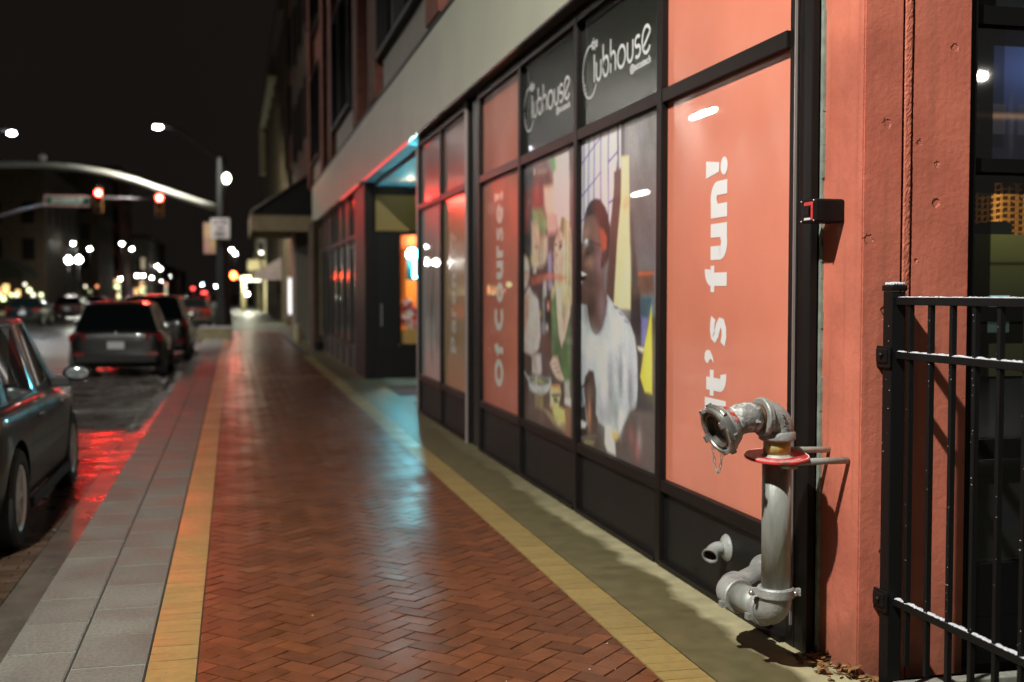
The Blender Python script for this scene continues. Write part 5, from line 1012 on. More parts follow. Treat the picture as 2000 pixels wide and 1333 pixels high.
for s in (.02, .22):
    bm = bmesh.new(); lathe(bm, q0, Eh, [(s - .02, .056), (s - .02, .070), (s - .014, .075), (s + .014, .075), (s + .02, .070), (s + .02, .056)], 40)
    for k in (0, 1):
        c = q0 + Eh * s + Vector((-.99, -.1, 0)) * (.07 if k else -.07) + Vector((0, 0, -.03)); vs = bx(bm, -.014, .014, -.016, .016, -.012, .012)
        for v in vs: v.co = v.co + c
    part(out_bm('clamp', bm, M['cast'], auto=35), T)
bm = bmesh.new(); sweep(bm, [q0 + Eh * .038, q0 + Eh * .202], .0575, 36); part(out_bm('horizontal_pipe', bm, M['galv']), T)
q1 = q0 + Eh * .24
W2 = Vector((.80, .60, .06)).normalized()
bm = bmesh.new(); pth = [q1, q1 + Eh * .01] + arc(q1 + Eh * .01, Eh, W2, .085, 10); sweep(bm, pth, .0625, 36); part(out_bm('far_elbow', bm, M['cast'], auto=50), T)
q2 = Vector(pth[-1]); tW = (2.375 - q2.x) / W2.x
bm = bmesh.new(); sweep(bm, [q2, q2 + W2 * tW], .052, 32); lathe(bm, q2, W2, [(.0, .05), (0, .068), (.03, .068), (.03, .05)], 36); lathe(bm, q2 + W2 * (tW - .03), W2, [(0, .05), (0, .075), (.012, .078), (.02, .078)], 36)
part(out_bm('wall_pipe', bm, M['cast'], auto=40), T)
# small drain outlet
T = thing('drain_outlet', (2.372, 5.26, .28), 'short grey elbow spout on a round flange low on the black base panel', 'drain pipe')
bm = bmesh.new(); lathe(bm, (2.372, 5.26, .285), (-1, 0, 0), [(0, .066), (.004, .068), (.014, .060), (.022, .044), (.03, .034)], 40); part(out_bm('flange', bm, M['cast'], auto=40), T)
bm = bmesh.new(); d0 = Vector((-1, -.05, 0)); d1 = Vector((-.62, -.62, -.45)).normalized()
pth = [Vector((2.352, 5.26, .285)), Vector((2.335, 5.259, .285))] + arc((2.333, 5.259, .285), d0, d1, .07, 8); pth.append(Vector(pth[-1]) + d1 * .03)
sweep(bm, pth, [.032, .033] + [.034] * 9 + [.041], 32, cap=False); ee = Vector(pth[-1]); lathe(bm, ee, d1, [(-.012, .041), (0, .0425), (.002, .040), (0, .033), (-.03, .031)], 32)
part(out_bm('spout', bm, M['cast'], auto=40), T)
bm = bmesh.new(); lathe(bm, ee, d1, [(-.012, .032), (-.05, .030), (-.05, .001)], 24); part(out_bm('rusty_bore', bm, M['rust']), T)
# fence
FXc = 2.53
T = thing('iron_fence', (FXc, 4.05, 0), 'black iron railing fence with snow on its rails beside the corner', 'fence')
def fpost(y):
    part(box('post', (FXc - .031, FXc + .031, y - .031, y + .031, -.05, 1.555), M['fence'], bev=.004), T)
    bm = bmesh.new(); bx(bm, FXc - .036, FXc + .036, y - .036, y + .036, 1.556, 1.580, bev=.006); bx(bm, FXc - .024, FXc + .024, y - .024, y + .024, 1.581, 1.588, bev=.003); part(out_bm('post_cap', bm, M['fence']), T)
fpost(4.055); fpost(1.55); fpost(-.95)
for z in (1.31, .34):
    bm = bmesh.new()
    bx(bm, FXc - .050, FXc - .032, 4.03, 4.105, z - .035, z + .02, bev=.004); bx(bm, FXc - .042, FXc - .030, 4.02, 4.115, z - .055, z + .03, bev=.003)
    sphere(bm, (FXc - .054, 4.06, z - .005), .011, 10, 6)
    part(out_bm('wall_bracket', bm, M['fence']), T)
spans = ((1.585, 4.02), (-.915, 1.515))
for z0, z1 in ((1.502, 1.532), (1.292, 1.320), (.318, .346)):
    for a, b in spans: part(box('rail', (FXc - .016, FXc + .016, a, b, z0, z1), M['fence'], bev=.003), T)
y = 3.94
while y > -.8:
    if not any(abs(y - p) < .06 for p in (1.55,)):
        part(box('picket', (FXc - .0095, FXc + .0095, y - .0095, y + .0095, .10, 1.503), M['fence']), T)
    y -= .134
rng = random.Random(3)
bm = bmesh.new()
for z, amp in ((1.532, .007), (1.3195, .011), (.3455, .011)):
    for a, b in spans:
        y = a + .004
        while y < b - .01:
            L = .006; 
            ph = (y * 7.5) % 1.0
            nearp = abs(((3.94 - y) / .134) - round((3.94 - y) / .134)) * .134
            hgt = .72 * amp * (rng.uniform(.35, 1.0)) * (.55 if (z < 1.5 and nearp < .014) else 1) * (0.5 + .5 * abs(math.sin(y * 31 + z * 9)))
            wd = rng.uniform(.008, .0145)
            sphere(bm, (FXc + rng.uniform(-.003, .003), y, z), 1, 7, 5, scale=(wd, rng.uniform(.006, .011), hgt))
            y += L
for p in (4.055, 1.55):
    for k in range(60): sphere(bm, (FXc + rng.uniform(-.026, .026), p + rng.uniform(-.026, .026), 1.584), 1, 6, 4, scale=(.007, .007, rng.uniform(.004, .009)))
s = part(out_bm('snow_crust', bm, M['snow'], smooth=True), T); s['kind'] = 'stuff'; s['label'] = 'thin line of snow on the rails'
bm = bmesh.new()
for k in range(130):
    y = rng.choice([3.94 - .134 * i for i in range(0, 12)]); z = rng.uniform(.3, 1.5); sphere(bm, (FXc - .0105, y + rng.uniform(-.008, .008), z), rng.uniform(.0008, .0020), 5, 4)
for k in range(14): sphere(bm, (FXc - .0315, 4.055 + rng.uniform(-.03, .03), rng.uniform(.2, 1.5)), rng.uniform(.001, .0022), 5, 4)
s = part(out_bm('snow_flecks', bm, M['snow']), T); s['kind'] = 'stuff'
# leaves in the corner
bm = bmesh.new(); rng = random.Random(11)
for k in range(170):
    t = rng.random(); c = Vector((2.40 - rng.random() ** 2 * .12 + .01, 4.10 + t * .36, .004 + rng.random() ** 2 * .045 * (1.3 - t)))
    if k > 120: c = Vector((2.44 + rng.random() * .06, 3.85 + rng.random() * .25, .004 + rng.random() * .015)) + Vector((-.03, 0, 0))
    a = rng.uniform(0, 6.3); L = rng.uniform(.010, .030); wd = L * rng.uniform(.35, .6); tl = rng.uniform(-.8, .8); cur = rng.uniform(-.4, .6)
    u = Vector((math.cos(a), math.sin(a), tl * .5)).normalized(); v = u.cross(Vector((rng.uniform(-.4, .4), rng.uniform(-.4, .4), 1))).normalized(); n = u.cross(v)
    ps = [c - u * L, c - u * L * .2 + v * wd + n * cur * wd, c + u * L * .5 + v * wd * .7 + n * cur * wd, c + u * L, c + u * L * .5 - v * wd * .7 + n * cur * wd * .5, c - u * L * .2 - v * wd + n * cur * wd * .5]
    ps = [bm.verts.new((p.x, p.y, max(p.z, .002))) for p in ps]
    bm.faces.new((ps[0], ps[1], ps[2], ps[3])); bm.faces.new((ps[0], ps[3], ps[4], ps[5]))
o = out_bm('dry_leaves', bm, M['leaf']); tag(o, 'dry brown leaves blown into the corner at the pillar foot', 'leaves', None, 'stuff')
# ------------------------------------------------------------------ entry things
T = thing('door_mat', (2.9, 17.8, 0), 'black door mat with a dull red band in the recessed entry', 'mat')
part(box('mat_base', (2.42, 3.5, 17.2, 19.0, .004, .016), M['matblack'], bev=.004), T)
part(box('red_band', (2.45, 2.95, 17.35, 18.1, .0165, .019), M['matred']), T)
T = thing('neon_sign', (3.15, 20.64, 1.8), 'bright cyan neon sign hanging inside the entry door glass', 'neon sign')
bm = bmesh.new()
sweep(bm, [(3.09, 20.76, 2.30)] + [(3.16 + .085 * math.cos(a), 20.76, 2.25 + .085 * math.sin(a)) for a in np.linspace(2.4, 8.2, 16)], .022, 8)
sweep(bm, [(3.20, 20.76, 2.26), (3.20, 20.76, 1.84), (3.30, 20.76, 1.84), (3.30, 20.76, 2.30)], .028, 8)
part(out_bm('neon_tube', bm, M['E_cyan']), T)
part(box('sign_back', (3.06, 3.40, 20.80, 20.81, 1.78, 2.36), M['plastic']), T)
T = thing('entry_light', (2.75, 15.3, 3.1), 'small cyan light under the entry soffit', 'lamp')
part(box('lamp_body', (2.66, 2.84, 14.885, 14.96, 3.02, 3.16), M['plastic'], bev=.01), T)
part(box('lamp_lens', (2.68, 2.82, 14.89, 14.955, 3.161, 3.17), M['E_cyandim']), T)
T = thing('cloth_bundle', (3.2, 21.3, .88), 'pink and white patterned bundle on the counter behind the door glass', 'cloth')
bm = bmesh.new()
rng = random.Random(5)
for k in range(16): sphere(bm, (3.18 + rng.uniform(-.1, .12), 21.22 + rng.uniform(-.08, .08), .95 + rng.random() * .42 * (1 - abs(k - 8) / 20)), rng.uniform(.06, .12), 10, 8)
part(out_bm('cloth', bm, M['pinkcloth'], smooth=True), T)
T = thing('wire_planter', (2.0, 30.6, 0), 'small dark pot at the foot of the far brown pier', 'pot')
bm = bmesh.new(); lathe(bm, (2.2, 31.2, 0), (0, 0, 1), [(0, .0), (0, .09), (.2, .13), (.24, .13), (.24, .11), (.2, .0)], 20); part(out_bm('pot', bm, M['plastic']), T)

# ------------------------------------------------------------------ neighbouring buildings on the right
T = thing('awning_building', (2.4, 36, 0), 'dark brown building with a black awning and tan valance', 'building')
part(box('wall', (2.5, 9, 33.62, 50, 0, 15.0), M['brickbrown']), T)
part(box('side_pier', (2.0, 2.495, 38.6, 41.2, 0, 4.4), M['panelgrey']), T)
for k, y in enumerate((35.2, 38.8, 42.4, 46.0)):
    for z in (6.6, 10.4):
        f = part(box('upper_window', (2.42, 2.495, y, y + 1.5, z, z + 2.3), M['frame']), T)
        g_ = box('glass', (2.40, 2.415, y + .12, y + 1.38, z + .12, z + 2.18), M['dkglass']); under(g_, f)
bm = bmesh.new()
y0, y1 = 35.8, 41.0
A_1, B_1, C_1 = (2.49, 5.25), (.55, 3.98), (2.49, 3.90)
for (a, b) in ((A_1, B_1), (B_1, C_1)):
    poly(bm, [(a[0], y0, a[1]), (a[0], y1, a[1]), (b[0], y1, b[1]), (b[0], y0, b[1])])
for y in (y0, y1): poly(bm, [(p[0], y, p[1]) for p in (A_1, B_1, C_1)])
aw = part(out_bm('awning', bm, M['awning']), T)
bm = bmesh.new(); bx(bm, .545, .565, y0, y1, 3.42, 3.975); bx(bm, .57, 2.485, y0, y0 + .02, 3.42, 3.89); bx(bm, .57, 2.485, y1 - .02, y1, 3.42, 3.89)
under(out_bm('valance', bm, M['valance']), aw)
bm = bmesh.new(); sweep(bm, [(.55, y0 - .02, 4.0), (2.45, y0 - .02, 5.27)], .025, 8); sweep(bm, [(.55, y0, 4.0), (.55, y1, 4.0)], .02, 8); under(out_bm('awning_edge', bm, M['panelgrey']), aw)
part(box('lit_sign', (1.98, 2.16, 42.9, 43.1, .78, 2.06), M['E_panel']), T)
part(box('sign_frame', (1.95, 2.19, 43.101, 43.16, .70, 2.14), M['signwhite']), T); part(box('sign_leg', (2.10, 2.16, 42.95, 43.05, -.002, .70), M['cream']), T)
T = thing('corniced_building', (2.4, 50, 0), 'tall brick building with a cream cornice beyond the awning', 'building')
part(box('wall', (2.6, 12, 50.05, 90, 0, 14.6), M['brickred']), T)
part(box('cornice', (2.15, 12, 55.0, 90, 14.61, 15.5), M['brickbrown']), T)
part(box('cream_band', (2.05, 2.59, 67.9, 90, 13.6, 13.95), M['cream']), T)
part(box('cream_corner', (2.05, 2.59, 88.6, 89.6, 10.4, 13.59), M['cream']), T)
for k in range(8):
    y = 52.2 + 4.6 * k
    for z in (4.9, 8.6, 11.6):
        part(box('window', (2.5, 2.59, y, y + 1.7, z, z + 2.1), M['frame']), T)
    part(box('brick_pier', (2.42, 2.59, y + 2.6, y + 3.6, 0, 14.5), M['brickbrown']), T)
bm = bmesh.new()
for (a, b) in (((2.59, 3.45), (.95, 2.52)), ((.95, 2.52), (2.59, 2.5))):
    poly(bm, [(a[0], 60, a[1]), (a[0], 66, a[1]), (b[0], 66, b[1]), (b[0], 60, b[1])])
for y in (60, 66): poly(bm, [(2.59, y, 3.45), (.95, y, 2.52), (2.59, y, 2.5)])
bx(bm, .95, .97, 60, 66, 2.2, 2.51); bx(bm, .98, 2.58, 60, 60.02, 2.2, 2.49)
part(out_bm('awning', bm, M['awn2']), T)
T = thing('canopied_building', (2.3, 92, 0), 'pale building with a brightly lit entrance canopy and yellow columns', 'building')
part(box('wall', (2.6, 12, 90.1, 140, 0, 9), M['cream']), T)
part(box('canopy', (.5, 2.59, 95, 101, 2.6, 2.85), M['cream']), T)
part(box('canopy_top', (1.2, 2.59, 95.4, 101, 2.86, 4.2), M['cream']), T)
for yy in (95.3, 100.4): part(box('column', (.7, 1.0, yy, yy + .3, 0, 2.59), M['cream']), T)
for k in range(5): part(box('column', (2.3, 2.59, 104 + k * 7, 104.8 + k * 7, 0, 6), M['cream']), T)
bm = bmesh.new(); bx(bm, .8, 2.3, 96, 100.5, 2.52, 2.56); part(out_bm('canopy_light', bm, M['E_dim']), T)
T = thing('far_right_block', (3, 142, 0), 'low dark block farthest along the right pavement', 'building')
part(box('wall', (3.4, 14, 140.2, 330, 0, 6), M['brickbrown']), T); part(box('parapet', (3.2, 14, 140.1, 330.1, 6.001, 6.5), M['cream']), T)

# ------------------------------------------------------------------ buildings across the street
def block(name, label, x0, x1, y0, y1, h, m, wins=(), lit=(), parapet=True):
    T = thing(name, ((x0 + x1) / 2, y0, 0), label, 'building')
    part(box('wall', (x0, x1, y0, y1, -.1, h), M[m]), T)
    if parapet: part(box('parapet', (x0 - .2, x1 + .2, y0 - .2, y1 + .2, h + .003, h + .6), M['brickbrown']), T)
    rng = random.Random(int(abs(x0) * 7 + y0))
    nfl = max(1, int((h - 4) / 3.4)); n = max(2, int((x1 - x0) / 2.6))
    for f in range(nfl):
        for k in range(n):
            xx = x0 + (k + .5) * (x1 - x0) / n; mm = 'frame'
            part(box('window', (xx - .55, xx + .55, y0 - .06, y0 - .002, 4.6 + f * 3.4, 6.6 + f * 3.4), M[mm]), T)
    yy = y0 + 3
    while yy < min(y1, y0 + 40):
        for f in range(nfl): part(box('window', (x1 + .002, x1 + .06, yy, yy + 1.1, 4.6 + f * 3.4, 6.6 + f * 3.4), M['frame']), T)
        yy += 4.5
    for k in range(15):
        xx = rng.uniform(x0 * .25 + x1 * .75, x1 - .2); zz = rng.choice((.8, 1.2, 1.6, 2.2, 3.0)); s_ = rng.uniform(.08, .2)
        part(box('lit_pane', (xx - s_, xx + s_, y0 - .10, y0 - .04, zz, zz + s_ * 2), M[rng.choice(('E_small', 'E_small', 'E_smallw', 'E_smallr'))]), T)  # glowing panes stand for small scattered street lights
    for (a, b, z0, z1, mm) in lit: part(box('lit_pane', (a, b, y0 - .09, y0 - .03, z0, z1), M[mm]), T)
    return T
block('dark_block', 'dark block at the left edge with small orange lit windows', -40, -17.0, 115, 138, 12.6, 'brickbrown',
      lit=[(-21.6, -21.1, 1.3, 2.2, 'E_warm'), (-20.7, -20.2, 1.4, 2.3, 'E_warm'), (-19.6, -19.2, 1.2, 1.8, 'E_warm')])
block('wide_dark_block', 'wide dark block with a bright shop window behind the first lamps', -34, -16.0, 150, 168, 15.6, 'brickbrown',
      lit=[(-20.6, -19.2, 3.6, 5.0, 'E_win'), (-24, -21.5, 1.0, 2.4, 'E_win')])
block('red_tower', 'dark red brick tower between the two dark blocks', -18.6, -15.3, 171, 188, 18.6, 'brickred')
block('lit_shop_block', 'lower block with a bright white shop front right of the brick tower', -17.6, -12.9, 190, 236, 10, 'panelgrey',
      lit=[(-17.4, -15.9, 1.4, 4.3, 'E_winb'), (-15.0, -14.4, 1.0, 2.2, 'E_warm'), (-15.7, -15.2, 1.1, 2.0, 'E_blue'), (-14.0, -13.4, 5.2, 7.0, 'E_win')])
block('low_far_block', 'low far block where the left row of lamps ends', -16.5, -12.6, 240, 330, 6.4, 'brickbrown', lit=[(-16, -13, 1, 2.6, 'E_win')])
T = thing('corner_canopy', (-16, 70, 0), 'dark rounded canopy at the left edge of the street', 'canopy')
bm = bmesh.new(); 
for a, b in zip(np.linspace(0, PI, 15)[:-1], np.linspace(0, PI, 15)[1:]):
    poly(bm, [(-13.9 + 2.6 * math.cos(a) - 1.5, 78, 2.5 + 1.3 * math.sin(a)), (-13.9 + 2.6 * math.cos(b) - 1.5, 78, 2.5 + 1.3 * math.sin(b)), (-13.9 + 2.6 * math.cos(b) - 1.5, 84, 2.5 + 1.3 * math.sin(b)), (-13.9 + 2.6 * math.cos(a) - 1.5, 84, 2.5 + 1.3 * math.sin(a))])
poly(bm, [(-15.4 + 2.6 * math.cos(a), 78, 2.5 + 1.3 * math.sin(a)) for a in np.linspace(0, PI, 15)])
part(out_bm('canopy_roof', bm, mat('dark_green_canvas', (.03, .028, .018), .8)), T)
for xx in (-17.8, -13.0): part(box('post', (xx - .05, xx + .05, 78, 78.1, -.1, 2.5), M['pole']), T)

# ------------------------------------------------------------------ cars
def tube_mesh(prof, seg=28):
    bm = bmesh.new(); lathe(bm, (0, 0, 0), (1, 0, 0), prof, seg); return bm
def wheel(root, x, y, r_, side, rim='rim', detail=True):
    """side +1 = right hand side of the car"""
    bm = bmesh.new(); s = side; wd = .19
    lathe(bm, (x, y, r_), (s, 0, 0), [(-wd, r_ * .62), (-wd, r_ * .93), (-wd + .03, r_), (-.02, r_), (.0, r_ * .94), (.004, r_ * .72), (-.012, r_ * .66)], 36)
    ty = part_local(out_bm('wheel', bm, M['rubber'], auto=40), root)
    bm = bmesh.new()
    lathe(bm, (x, y, r_), (s, 0, 0), [(-.012, r_ * .665), (-.004, r_ * .66), (-.02, r_ * .60), (-.07, r_ * .58)], 36)
    lathe(bm, (x, y, r_), (s, 0, 0), [(-.02, .001), (-.02, r_ * .16), (-.05, r_ * .18)], 20)
    for k in range(7):
        a = 2 * PI * k / 7; ca, sa_ = math.cos(a), math.sin(a)
        pts = []
        for (rr, hw, dx) in ((r_ * .12, .030, -.022), (r_ * .62, .018, -.024)):
            for sg in (-1, 1):
                pts.append((x + s * dx, y + ca * rr - sa_ * hw * sg, r_ + sa_ * rr + ca * hw * sg))
        back = [(p[0] - s * .035, p[1], p[2]) for p in pts]
        va = [bm.verts.new(p) for p in pts]; vb = [bm.verts.new(p) for p in back]
        bm.faces.new((va[0], va[1], va[3], va[2]))
        for i, j in ((0, 1), (1, 3), (3, 2), (2, 0)): bm.faces.new((va[i], va[j], vb[j], vb[i]))
    under(out_bm('rim', bm, M[rim], auto=35), ty)
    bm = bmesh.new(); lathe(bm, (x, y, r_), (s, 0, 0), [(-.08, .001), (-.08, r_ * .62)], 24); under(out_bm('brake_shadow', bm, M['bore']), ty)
    return ty
def part_local(o, root): o.parent = root; return o
def car(name, label, loc, paint, L=4.2, Wd=1.78, H=1.5, kind='hatch', group='cars along the street', rz=0, detail=True, tail='tail', head=None):
    T = empty(name, loc, rz, label, 'car', group)
    hw = Wd / 2; r_ = .33; yR, yF = .72, L - .86
    sh = .92 if kind != 'suv' else 1.02
    # body stations: y, width factor, bottom z, shoulder z, deck z
    if kind == 'sedan':
        st = [(0, .80, .36, .74, .84), (.05, .90, .28, .84, .95), (.5, .98, .2, .90, 1.0), (1.1, 1.0, .19, .91, 1.0), (2.2, 1.0, .18, .90, .98), (3.0, 1.0, .18, .88, .95), (L - .9, .98, .18, .83, .90), (L - .35, .93, .2, .74, .80), (L - .05, .84, .26, .60, .68), (L, .78, .34, .54, .60)]
    else:
        st = [(0, .70, .40, .80, .88), (.04, .84, .30, .90, sh + .02), (.16, .935, .24, sh - .02, sh + .05), (.45, .985, .2, sh, sh + .06), (1.1, 1.0, .19, sh, sh + .05), (2.2, 1.0, .18, sh - .02, sh + .03), (3.0, 1.0, .18, sh - .05, sh), (L - .85, .98, .18, sh - .10, sh - .04), (L - .35, .93, .2, sh - .20, sh - .13), (L - .05, .85, .26, .60, .68), (L, .80, .34, .54, .60)]
    bm = bmesh.new(); rings = []
    for (y, wf, zb, zs, zt) in st:
        w_ = hw * wf
        half = [(w_ * .55, zb), (w_ * .90, zb + .01), (w_ * .975, zb + .10), (w_ * 1.0, zb + (zs - zb) * .55), (w_ * .985, zs - .10), (w_ * .955, zs - .015), (w_ * .90, zs + .02), (w_ * .72, zt - .005), (w_ * .35, zt + .008)]
        ring_ = [(x, z) for x, z in half] + [(-x, z) for x, z in reversed(half)]
        rings.append([bm.verts.new((x, y, z)) for x, z in ring_])
    n = len(rings[0])
    for a, b in zip(rings, rings[1:]):
        for k in range(n): bm.faces.new((a[k], a[(k + 1) % n], b[(k + 1) % n], b[k]))
    bm.faces.new(rings[0]); bm.faces.new(list(reversed(rings[-1])))
    bmesh.ops.recalc_face_normals(bm, faces=bm.faces[:])
    me = bpy.data.meshes.new('body'); bm.to_mesh(me); bm.free()
    o = bpy.data.objects.new('tmp', me); COL.objects.link(o)
    md = o.modifiers.new('s', 'SUBSURF'); md.levels = 2 if detail else 1; md.render_levels = md.levels
    cuts = []
    bmc = bmesh.new()
    for yy in (yR, yF):
        for s in (-1, 1):
            lathe(bmc, (s * (hw - .24), yy, r_ + .01), (s, 0, 0), [(0, r_ + .045), (.5, r_ + .045)], 32, cap=True)
    bmesh.ops.recalc_face_normals(bmc, faces=bmc.faces[:])
    mc = bpy.data.meshes.new('cut'); bmc.to_mesh(mc); bmc.free(); oc = bpy.data.objects.new('cut', mc); COL.objects.link(oc)
    b_ = o.modifiers.new('b', 'BOOLEAN'); b_.operation = 'DIFFERENCE'; b_.object = oc; b_.solver = 'EXACT'
    bpy.context.view_layer.update()
    me2 = bpy.data.meshes.new_from_object(o.evaluated_get(bpy.context.evaluated_depsgraph_get()))
    bpy.data.objects.remove(o); bpy.data.objects.remove(oc)
    me2.name = 'body'; me2.materials.clear()
    bo = link_mesh('body', me2, M[paint], T, smooth=True)
    try: me2.set_sharp_from_angle(angle=R(38))
    except Exception: pass
    if detail:
        from mathutils.bvhtree import BVHTree
        bmb = bmesh.new(); bmb.from_mesh(me2); tr = BVHTree.FromBMesh(bmb); bmb.free()
        bms = bmesh.new()
        def seam(path, wd=.007):
            for s in (-1, 1):
                prev = None
                for i, (yy, zz) in enumerate(path):
                    a = path[max(0, i - 1)]; c = path[min(len(path) - 1, i + 1)]; dy, dz = c[0] - a[0], c[1] - a[1]; dl = math.hypot(dy, dz)
                    ny, nz_ = -dz / dl * wd / 2, dy / dl * wd / 2; row = []
                    for sg in (-1, 1):
                        h_ = tr.ray_cast(Vector((s * 2, yy + sg * ny, zz + sg * nz_)), Vector((-s, 0, 0)))
                        row.append(None if h_[0] is None or abs(h_[0].x) < hw * .8 else bms.verts.new((h_[0].x + s * .002, yy + sg * ny, zz + sg * nz_)))
                    if prev and all(prev) and all(row): bms.faces.new((prev[0], prev[1], row[1], row[0]))
                    prev = row
        zt_ = sh - .04
        for yy, lean in ((1.13, .05), (2.02, 0), (3.06, .03)): seam([(yy + lean * t / 10, .30 + (zt_ - .30) * t / 10) for t in range(11)])
        seam([(1.13 + 1.93 * t / 24, .30) for t in range(25)]); seam([(.5 + (L - 1.3) * t / 30, sh - .27 - .06 * t / 30) for t in range(31)], .004)
        out_bm('door_seams', bms, M['bore2'], T)
    # cabin: (y base, z base, y roof) stations
    zr = H
    if kind == 'sedan': cs = [(.62, 1.50), (1.15, 1.75), (1.30, 1.85), (2.25, 2.25), (2.33, 2.33), (3.12, 2.70), (3.22, 2.76)]
    elif kind == 'suv': cs = [(.10, .42), (.75, .85), (.86, .95), (1.85, 1.85), (1.95, 1.95), (3.0, 2.45), (3.12, 2.52)]
    else: cs = [(.14, .55), (.75, .95), (.86, 1.05), (1.82, 1.85), (1.92, 1.95), (3.02, 2.40), (3.14, 2.48)]
    wb, wr = hw * .90, hw * .70
    bm = bmesh.new(); base, top, roof = [], [], []
    for (yb, yr) in cs:
        f = 1 - .05 * abs((yb - 1.9) / 1.9)
        zbase = (sh if kind != 'sedan' else .90) + .0 - (.05 if yb > 2.9 else 0)
        for s in (-1, 1):
            pass
        base.append([bm.verts.new((s * wb * f, yb, zbase)) for s in (-1, 1)])
        top.append([bm.verts.new((s * wr * f, yr, zr - .06 - (.02 if yr < .6 else 0))) for s in (-1, 1)])
    nst = len(cs); side_glass = []; paintf = []
    glassf = []
    for i in range(nst - 1):
        for s in (0, 1):
            f = bm.faces.new((base[i][s], base[i + 1][s], top[i + 1][s], top[i][s])); (glassf if i in (0, 2, 4) else paintf).append(f)
    crown = []
    for i, (yb, yr) in enumerate(cs):
        crown.append([bm.verts.new((s * wr * .6, yr + (.03 if i == 0 else (-.04 if i == nst - 1 else 0)), zr - (.015 if 0 < i < nst - 1 else .04))) for s in (-1, 1)])
    for i in range(nst - 1):
        bm.faces.new((top[i][0], top[i + 1][0], crown[i + 1][0], crown[i][0])); bm.faces.new((crown[i][0], crown[i + 1][0], crown[i + 1][1], crown[i][1])); bm.faces.new((crown[i][1], crown[i + 1][1], top[i + 1][1], top[i][1]))
    rear = bm.faces.new((base[0][0], base[0][1], top[0][1], crown[0][1], crown[0][0], top[0][0])); front = bm.faces.new((base[-1][1], base[-1][0], top[-1][0], crown[-1][0], crown[-1][1], top[-1][1]))
    glassf += [rear, front]
    bmesh.ops.recalc_face_normals(bm, faces=bm.faces[:])
    r2 = bmesh.ops.inset_individual(bm, faces=glassf, thickness=.045, depth=-.006)
    polys = []
    for f in glassf: f.material_index = 1
    cab = out_bm('cabin', bm, [M[paint], M['carglass']], T, auto=40)
    bv = cab.modifiers.new('bevel', 'BEVEL'); bv.width = .035; bv.segments = 3; bv.limit_method = 'ANGLE'; bv.angle_limit = R(14); bv.use_clamp_overlap = True
    # parts
    for y, s in ((yR, 1), (yF, 1), (yR, -1), (yF, -1)): wheel(T, s * (hw - .015), y, r_, s)
    box('arch_lining', (-hw + .28, hw - .28, .3, L - .4, .22, .6), M['bore'], T)
    ty0 = -.012
    for s in (-1, 1):
        bm = bmesh.new(); vs = bx(bm, s * hw * .60, s * hw * .93, .0, .26, sh - .18, sh - .02, bev=0)
        for v in vs:
            if abs(v.co.x) > hw * .8: v.co.y += .10
        out_bm('tail_light', bm, M[tail], T)
        bm = bmesh.new(); vs = bx(bm, s * hw * .58, s * hw * .88, L - .26, L - .02, .60, .74)
        for v in vs:
            if abs(v.co.x) > hw * .7 : v.co.y -= .14
        out_bm('headlight', bm, M[head] if head else M['alu'], T)
        if detail:
            bm = bmesh.new(); bx(bm, s * hw * .62, s * hw * .84, -.006, .04, .46, .54); out_bm('rear_reflector', bm, M['tail'], T)
        bm = bmesh.new(); sphere(bm, (s * (hw + .085), 2.82, sh + .10), 1, 14, 10, scale=(.12, .075, .075)); mi = out_bm('door_mirror', bm, M[paint], T, smooth=True)
        bm = bmesh.new(); bx(bm, s * (hw - .12), s * (hw + .03), 2.78, 2.86, sh - .01, sh + .07, bev=.01); under(out_bm('mirror_arm', bm, M['plastic']), mi)
        bm = bmesh.new(); sphere(bm, (s * (hw + .088), 2.765, sh + .10), 1, 14, 8, scale=(.098, .022, .058))
        under(out_bm('mirror_glass', bm, M['mirrorpale'], smooth=True), mi)
        if detail:
            for yy in (1.55, 2.6): box('door_handle', (s * (hw - .015), s * (hw + .012), yy - .09, yy + .09, sh - .13, sh - .10), M[paint], T, bev=.004)
            box('side_sill', (s * (hw - .03), s * (hw + .002), 1.12, L - 1.26, .19, .27), M['plastic'], T, bev=.005)
    box('number_plate', (-.155, .155, -.022, -.010, .60, .74), M['plate'], T)
    box('rear_bumper', (-hw * .80, hw * .80, -.016, .10, .33, .47), M['plastic'], T, bev=.015)
    bm = bmesh.new(); sphere(bm, (0, .05, sh - .03), 1, 12, 8, scale=(.07, .035, .05)); out_bm('badge', bm, M['alu'], T)
    return T
RZ = -.14
car('parked_car', 'dark teal parked hatchback cut off by the left edge', (-2.24, 7.42, RZ), 'paint_teal', L=4.15, Wd=1.76, H=1.54)
car('parked_car', 'dark grey hatchback with a white number plate parked ahead', (-2.22, 23.5, RZ), 'paint_grey', L=4.2, Wd=1.86, H=1.54)
car('parked_car', 'black sport utility car parked ahead of the grey hatchback', (-1.97, 29.6, RZ), 'paint_black', L=4.5, Wd=1.86, H=1.66, kind='suv')
car('parked_car', 'dark car parked beyond the stone planter near the signal pole', (-1.9, 57.5, RZ), 'paint_red', L=4.4, Wd=1.8, H=1.45, kind='sedan', detail=False)
car('parked_van', 'black van with a pale roof parked across the street at the left edge', (-10.2, 44, RZ), 'paint_black', L=4.6, Wd=1.9, H=1.85, kind='suv', detail=False)
car('parked_car', 'dark sedan parked across the street beside the black van', (-10.3, 62, RZ), 'paint_black', L=4.5, Wd=1.8, H=1.45, kind='sedan', detail=False)
car('parked_car', 'dark red car farther across the street left of the grey hatchback', (-10.0, 76, RZ), 'paint_red', L=4.4, Wd=1.8, H=1.5, detail=False)
car('parked_car', 'silver car farthest across the street behind the red car', (-10.0, 90, RZ), 'paint_silver', L=4.4, Wd=1.8, H=1.5, detail=False)
